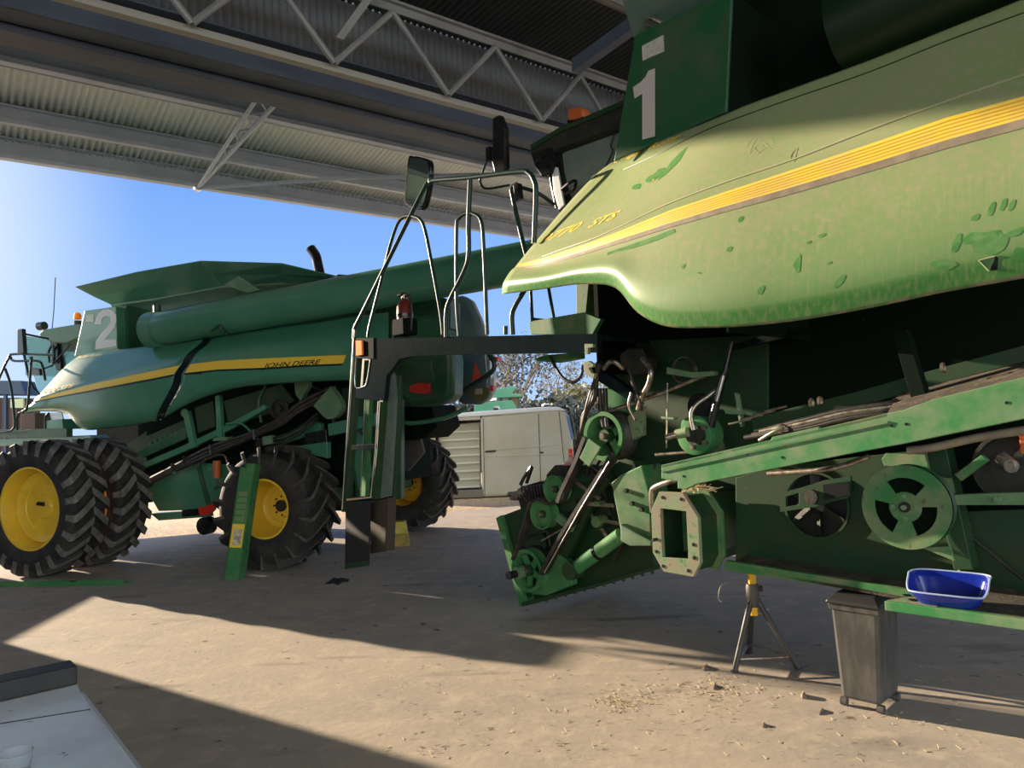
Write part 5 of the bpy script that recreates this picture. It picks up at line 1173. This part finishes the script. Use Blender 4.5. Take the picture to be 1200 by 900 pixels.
# ---- workbench with raised back edge, plastic cup
zb_ = .95
s0 = G(91, 802, zb_); s1_ = G(96, 815, zb_); s2_ = G(160, 900, zb_); s3_ = G(0, 823, zb_)
ed = (s3_-s0).normalized()
rt = (s2_-s1_).normalized()
wbn = empty('workbench', V((s0.x, s0.y, 0))); tag(wbn, 'workbench with a pale scuffed top and dark raised back edge in the lower left corner', 'workbench')
top_ = [s0, s1_, s1_+rt*1.5, s1_+rt*1.5+ed*1.6, s0+ed*1.6]
part('bench_top', MB().prism(top_, -Z*.03), M['bench'], wbn, bevel=.003)
part('top_seam', MB().beam(G(0, 848, zb_+.001), G(107, 831, zb_+.001), V((0, .003, 0)), Z*.002), M['bench_edge'], wbn)
part('right_edge', MB().beam(s1_+Z*.004, s1_+rt*1.5+Z*.004, V((.012, 0, 0)), Z*.012), mat('bare bench edge', (.45, .46, .48, 1), .4), wbn)
nb = V((-ed.y, ed.x, 0)); nb = nb if nb.y > 0 else -nb
part('back_edge', MB().prism([s0+nb*.0, s0+ed*1.6, s0+ed*1.6+Z*.06, s0-ed*.0+Z*.06], nb*.10), M['bench_edge'], wbn, bevel=.006)
for q_ in (s0+ed*.06-nb*.06, s0+ed*1.5-nb*.06, s1_+rt*1.4+ed*.1, s1_+rt*1.4+ed*1.5):
    part('leg', MB().box(V((q_.x, q_.y, (zb_-.03)/2)), V((.07, 0, 0)), V((0, .07, 0)), Z*(zb_-.03)), M['bench_edge'], wbn)
cc_ = G(23, 898, zb_+.01); cc_ = V((cc_.x, cc_.y, zb_))+V((0, -.0, 0))
cup = part('cup', MB().lathe(cc_-V((0, .015, 0)), Z, [(.002, .001), (.002, .030), (.05, .036), (.052, .037), (.05, .0345), (.006, .028)], 32), M['clear'], smooth=True); tag(cup, 'clear plastic cup on the workbench at the bottom left corner', 'cup')
# ================================================================== outside
# ---- cream van
vA = G(540, 585, -.05); vB = G(662, 580, -.05); vd = (vA-vB).normalized(); vn = V((vd.y, -vd.x, 0)); vn = vn if vn.y < 0 else -vn
def VP(x, y, d=0): return PL(x, y, vA+vn*d, vn)
van = empty('van', V((vA.x, vA.y, -.05))); tag(van, 'cream panel van with an open side door showing drawers, parked outside', 'van')
def pv(name, pts, d, t, m, bevel=.01, parent=None, label=None): return part(name, MB().prism([VP(x, y, d) for x, y in pts], -vn*t), m, parent or van, bevel=bevel, label=label)
pv('body_side', [(563, 488), (640, 480), (658, 480), (667, 487), (671, 510), (673, 545), (672, 572), (668, 577), (565, 583), (565, 576)], 0, 1.75, M['van'], .06)
pv('door_surround', [(493, 492), (563, 488), (563, 492), (512, 494), (510, 500), (510, 584), (493, 585)], 0, 1.75, M['van'], .01)
pv('sill', [(500, 576), (566, 574), (566, 583), (500, 585)], 0, 1.75, mat('grey sill', (.18, .16, .12, 1), .6), .01)
pv('cab_front', [(430, 520), (460, 497), (494, 492), (494, 585), (432, 585)], 0, 1.75, M['van'], .05)
pv('roof', [(488, 493), (510, 487), (560, 482), (640, 476.5), (655, 477), (664, 481), (640, 482), (560, 488), (510, 491)], .02, 1.75, M['van_roof'], .03)
pv('front_window', [(484, 498), (503, 496), (503, 514), (486, 518)], .01, .02, M['glass_dusty'], .005)
pv('rear_window', [(663, 486), (667, 489), (672, 512), (670, 516)], .005, .02, mat('blue sky window glass', (.12, .22, .45, 1), .1), .003)
part('rear_glass', MB().prism([VP(670, 488)-vn*.25-vd*.02, VP(675, 515)-vn*.25-vd*.02, VP(675, 515)-vn*1.5-vd*.02, VP(670, 488)-vn*1.5-vd*.02], -vd*.02), M['glass_dusty'], van)
pv('rear_light', [(666, 526), (671, 526), (671, 538), (667, 538)], .01, .05, M['red'], .003)
pv('door_handle', [(569, 528.5), (581, 527.5), (581, 529.5), (569, 530.5)], .02, .02, M['black'], .004)
pv('door_handle', [(633, 529.5), (637, 529.5), (637, 531), (633, 531)], .02, .02, M['black'], .002)
mdk = mat('van panel gap', (.08, .075, .06, 1), .7)
for a_, b_ in (((631, 485), (634, 575)), ((655, 482), (664, 570)), ((566, 490), (568, 582))): part('panel_gap', MB().tube([VP(*a_, .003), VP(*b_, .003)], .008, 5), mdk, van)
for (a_, b_) in (((566, 528), (633, 523)), ((633, 523), (664, 520)), ((566, 535), (670, 532))): part('body_crease', MB().tube([VP(*a_, .003), VP(*b_, .003)], .010, 6), M['van'], van, smooth=True)
cb = pv('drawer_cabinet', [(514, 499), (562, 494), (563, 571), (516, 574)], -.18, .5, M['shelf'], .005)
for k in range(8):
    y0 = 499+k*9.3; pv('drawer_lip', [(515, y0+7), (562, y0+4.8), (562, y0+6.8), (515, y0+9)], -.15, .05, mat('drawer lip', (.62, .62, .5, 1), .5) if k == 0 else bpy.data.materials['drawer lip'], .002, parent=cb)
pv('door_opening_shade', [(506, 495), (563, 491), (563, 495), (513, 499), (513, 576), (506, 577)], -.12, .3, M['black'], .002)
for (x, y) in ((580, 482), (639, 478.5)):
    r_ = pv('roof_rack', [(x-4, y+1), (x, y-6), (x+4, y-5), (x+5, y+1)], -.1, .1, M['black'], .003)
    part('rack_bar', MB().beam(VP(x+2, y-5, -.1), VP(x+2, y-5, -.1)-vn*1.5, vd*.12, Z*.05), M['van_roof'], r_)
for s_ in (.25, 3.2, ):
    wc = VP(540, 585, 0)-vd*0; 
def wheelv(x): 
    c_ = VP(x, 580, -.02); c_ = V((c_.x, c_.y, .28)); part('wheel', MB().lathe(c_, vn, [(-.2, .2), (-.2, .33), (0, .33), (.0, .2), (-.03, .19), (-.03, .001)], 28), M['rubber'], van, smooth=True)
wheelv(470); wheelv(648)
# ---- green tractor beyond the van
tc_ = G(598, 520, .2); ty = 27.0
def TP(x, y, dy=0): return PL(x, y, V((0, ty+dy, 0)), V((0, -1, 0)))
tr = empty('tractor', V((TP(590, 500).x, ty, 0))); tag(tr, 'green tractor parked beyond the cream van, its cab showing above the van roof', 'tractor')
def tp(name, pts, dy, t, m, bevel=.02, parent=None): return part(name, MB().prism([TP(x, y, dy) for x, y in pts], V((0, t, 0))), m, parent or tr, bevel=bevel)
tp('hood', [(556, 472), (600, 469), (605, 476), (605, 500), (556, 500)], 0, 1.2, M['green'])
cb = tp('cab', [(575, 464), (608, 462), (610, 500), (578, 500)], .2, 1.6, M['green_deep'])
tp('cab_glass', [(579, 466), (586, 465), (588, 490), (580, 492)], .17, .03, M['glass_dusty'], .005, cb); tp('cab_glass', [(588, 465), (596, 465), (597, 490), (590, 490)], .17, .03, M['glass_dusty'], .005, cb)
tp('cab_glass', [(599, 464), (606, 464), (607, 490), (600, 490)], .17, .03, mat('brown seen through glass', (.16, .10, .05, 1), .3), .005, cb)
tp('cab_roof', [(572, 464), (576, 457), (602, 452), (606, 455), (600, 461), (612, 462), (612, 465), (574, 467)], .0, 1.9, M['green'], .03, cb)
tp('headlight', [(574, 467), (582, 466), (582, 469), (574, 470)], -.02, .05, M['van_roof'], .005)
for x in (560, 605):
    c_ = TP(x, 500); c_ = V((c_.x, ty+.3, .7)); w_ = part('wheel', MB().lathe(c_, V((0, -1, 0)), [(-.4, .4), (-.4, .75), (0, .75), (0, .4), (-.1, .38), (-.1, .001)], 28), M['rubber'], tr, smooth=True)
# ---- dark machine far left behind the number two machine
dm_y = 16.0
def DP(x, y, dy=0): return PL(x, y, V((0, dm_y+dy, 0)), V((0, -1, 0)))
dm = empty('parked_header', V((DP(0, 480).x, dm_y, 0))); tag(dm, 'dark blue machine standing behind the ladder at the far left edge', 'farm machine')
steel_blue = mat('dark blue machine paint', (.02, .04, .08, 1), .5)
part('frame', MB().prism([DP(x, y) for x, y in [(-140, 446), (24, 446), (30, 463), (-140, 463)]], V((0, .5, 0))), steel_blue, dm, bevel=.02)
part('lower_frame', MB().prism([DP(x, y) for x, y in [(-140, 466), (20, 466), (20, 540), (-140, 540)]], V((0, .8, 0))), mat('brown machine side', (.07, .045, .04, 1), .7), dm, bevel=.02)
part('pale_panel', MB().prism([DP(x, y, -.03) for x, y in [(12, 468), (27, 467), (27, 478), (12, 478)]], V((0, .05, 0))), mat('pale green panel', (.4, .45, .25, 1), .6), dm)
for x in (-6, 4): part('upright', MB().prism([DP(x, 463, -.06), DP(x+3, 463, -.06), DP(x+3, 540, -.06), DP(x, 540, -.06)], V((0, .06, 0))), steel_blue, dm)
# ---- trees
def tree(name, base, h, spread, seed, leafm, n_b=9, n_leaf=1800, leaf=.16, trunk=.16, label='', droop=0, clump=.9, low=.45, cat='tree', group=None):
    rnd = random.Random(seed); r = empty(name, base); tag(r, label, cat, group)
    tips = []; mb = MB()
    fork = base+V((rnd.uniform(-.3, .3), 0, h*low))
    mb.tube([base-Z*.1, base.lerp(fork, .5)+V((rnd.uniform(-.2, .2), 0, 0)), fork], lambda t: trunk*(1-.3*t), 8, 4)
    for k in range(n_b):
        a = 2*PI*k/n_b+rnd.uniform(-.4, .4); s_ = spread*rnd.uniform(.45, 1)
        e = V((base.x+math.cos(a)*s_, base.y+math.sin(a)*s_, h*rnd.uniform(low+.12, 1)))
        m_ = fork.lerp(e, .5)+V((rnd.uniform(-.3, .3), rnd.uniform(-.3, .3), rnd.uniform(0, .5)))
        mb.tube([fork, m_, e], lambda t: trunk*.5*(1-.8*t)+.01, 6, 4); tips += [e, m_.lerp(e, .5)]
        for q in range(3):
            e2 = m_.lerp(e, rnd.uniform(.2, .9))+V((rnd.uniform(-1, 1), rnd.uniform(-1, 1), rnd.uniform(-.3, .9)))*spread*.3; mb.tube([m_.lerp(e, .3), e2], lambda t: trunk*.18*(1-.7*t)+.008, 5); tips.append(e2)
    part('trunk', mb, M['bark'], r, smooth=True)
    mb = MB()
    for k in range(n_leaf):
        t = rnd.choice(tips); u = V((rnd.gauss(0, 1), rnd.gauss(0, 1), rnd.gauss(0, .7)))*clump*.45; p = t+u
        p.z = max(p.z, base.z+.1)
        a = V((rnd.uniform(-1, 1), rnd.uniform(-1, 1), rnd.uniform(-1, 1))).normalized()*leaf; b = a.cross(V((rnd.uniform(-1, 1), rnd.uniform(-1, 1), rnd.uniform(-1, 1)))).normalized()*leaf*.5
        mb.add([p-a, p-b, p+a, p+b], [[0, 1, 2, 3]])
    part('foliage', mb, leafm, r)
    return r
def at(x, y_dist): 
    p = ray(x, 492-.04*(x-600)); k = y_dist/p.y; return V((p.x*k, y_dist, -.05))
tree('eucalypt', at(612, 42), 6.3, 2.6, 1, M['leaf_dark'], label='tall thin gum tree just right of the far machine, crown cut by the platform', n_leaf=1000, leaf=.12, clump=1.0)
tree('eucalypt', at(585, 56), 7.6, 2.4, 2, M['leaf_dark'], label='dark leaved gum tree rising behind the tractor cab', n_leaf=1200, leaf=.12, clump=1.0)
tree('eucalypt', at(662, 52), 5.9, 2.2, 3, M['leaf'], label='sparse brown-leaved gum tree behind the loop hose', n_leaf=900, leaf=.10, trunk=.12, clump=.8)
for i, (x, D_, h, s_, mm, lb2) in enumerate([(622, 36, 2.4, 1.3, 'leaf_dark', 'dark rounded bush behind the van roof, left of the gum tree gap'), (655, 34, 2.4, 1.6, 'leaf_dark', 'large dark rounded bush behind the rear end of the van roof'), (640, 48, 3.1, 2.2, 'leaf', 'brown-green bush standing higher behind the dark bushes'), (686, 44, 3.4, 2.0, 'leaf', 'brown sunlit bush at the right, beside the hanging hoses'), (708, 40, 3.3, 1.8, 'leaf', 'brown bush seen in gaps behind the upper pulley'), (560, 50, 3.0, 2.2, 'leaf_dark', 'dark bush behind the rear hood of the number two machine'), (735, 46, 3.3, 2.0, 'leaf', 'brown bush furthest right behind the machinery')]):
    tree('bush', at(x, D_), h, s_, 20+i, M[mm], n_b=12, n_leaf=4200, leaf=.17, trunk=.08, clump=.95, low=.12, label=lb2, cat='bush')
# ---- repeats of a kind carry one group phrase
GROUPS = {'bush': 'bushes beyond the van', 'eucalypt': 'gum trees beyond the van', 'clod': 'clods and chips on the floor', 'roof_purlin': 'purlins under the roof', 'girder': 'girders between canopy and truss', 'combine_harvester': 'green combine harvesters in the shed'}
for o in sc.objects:
    if o.parent is None and 'label' in o.keys():
        k = o.name.split('.')[0]
        if k in GROUPS: o['group'] = GROUPS[k]
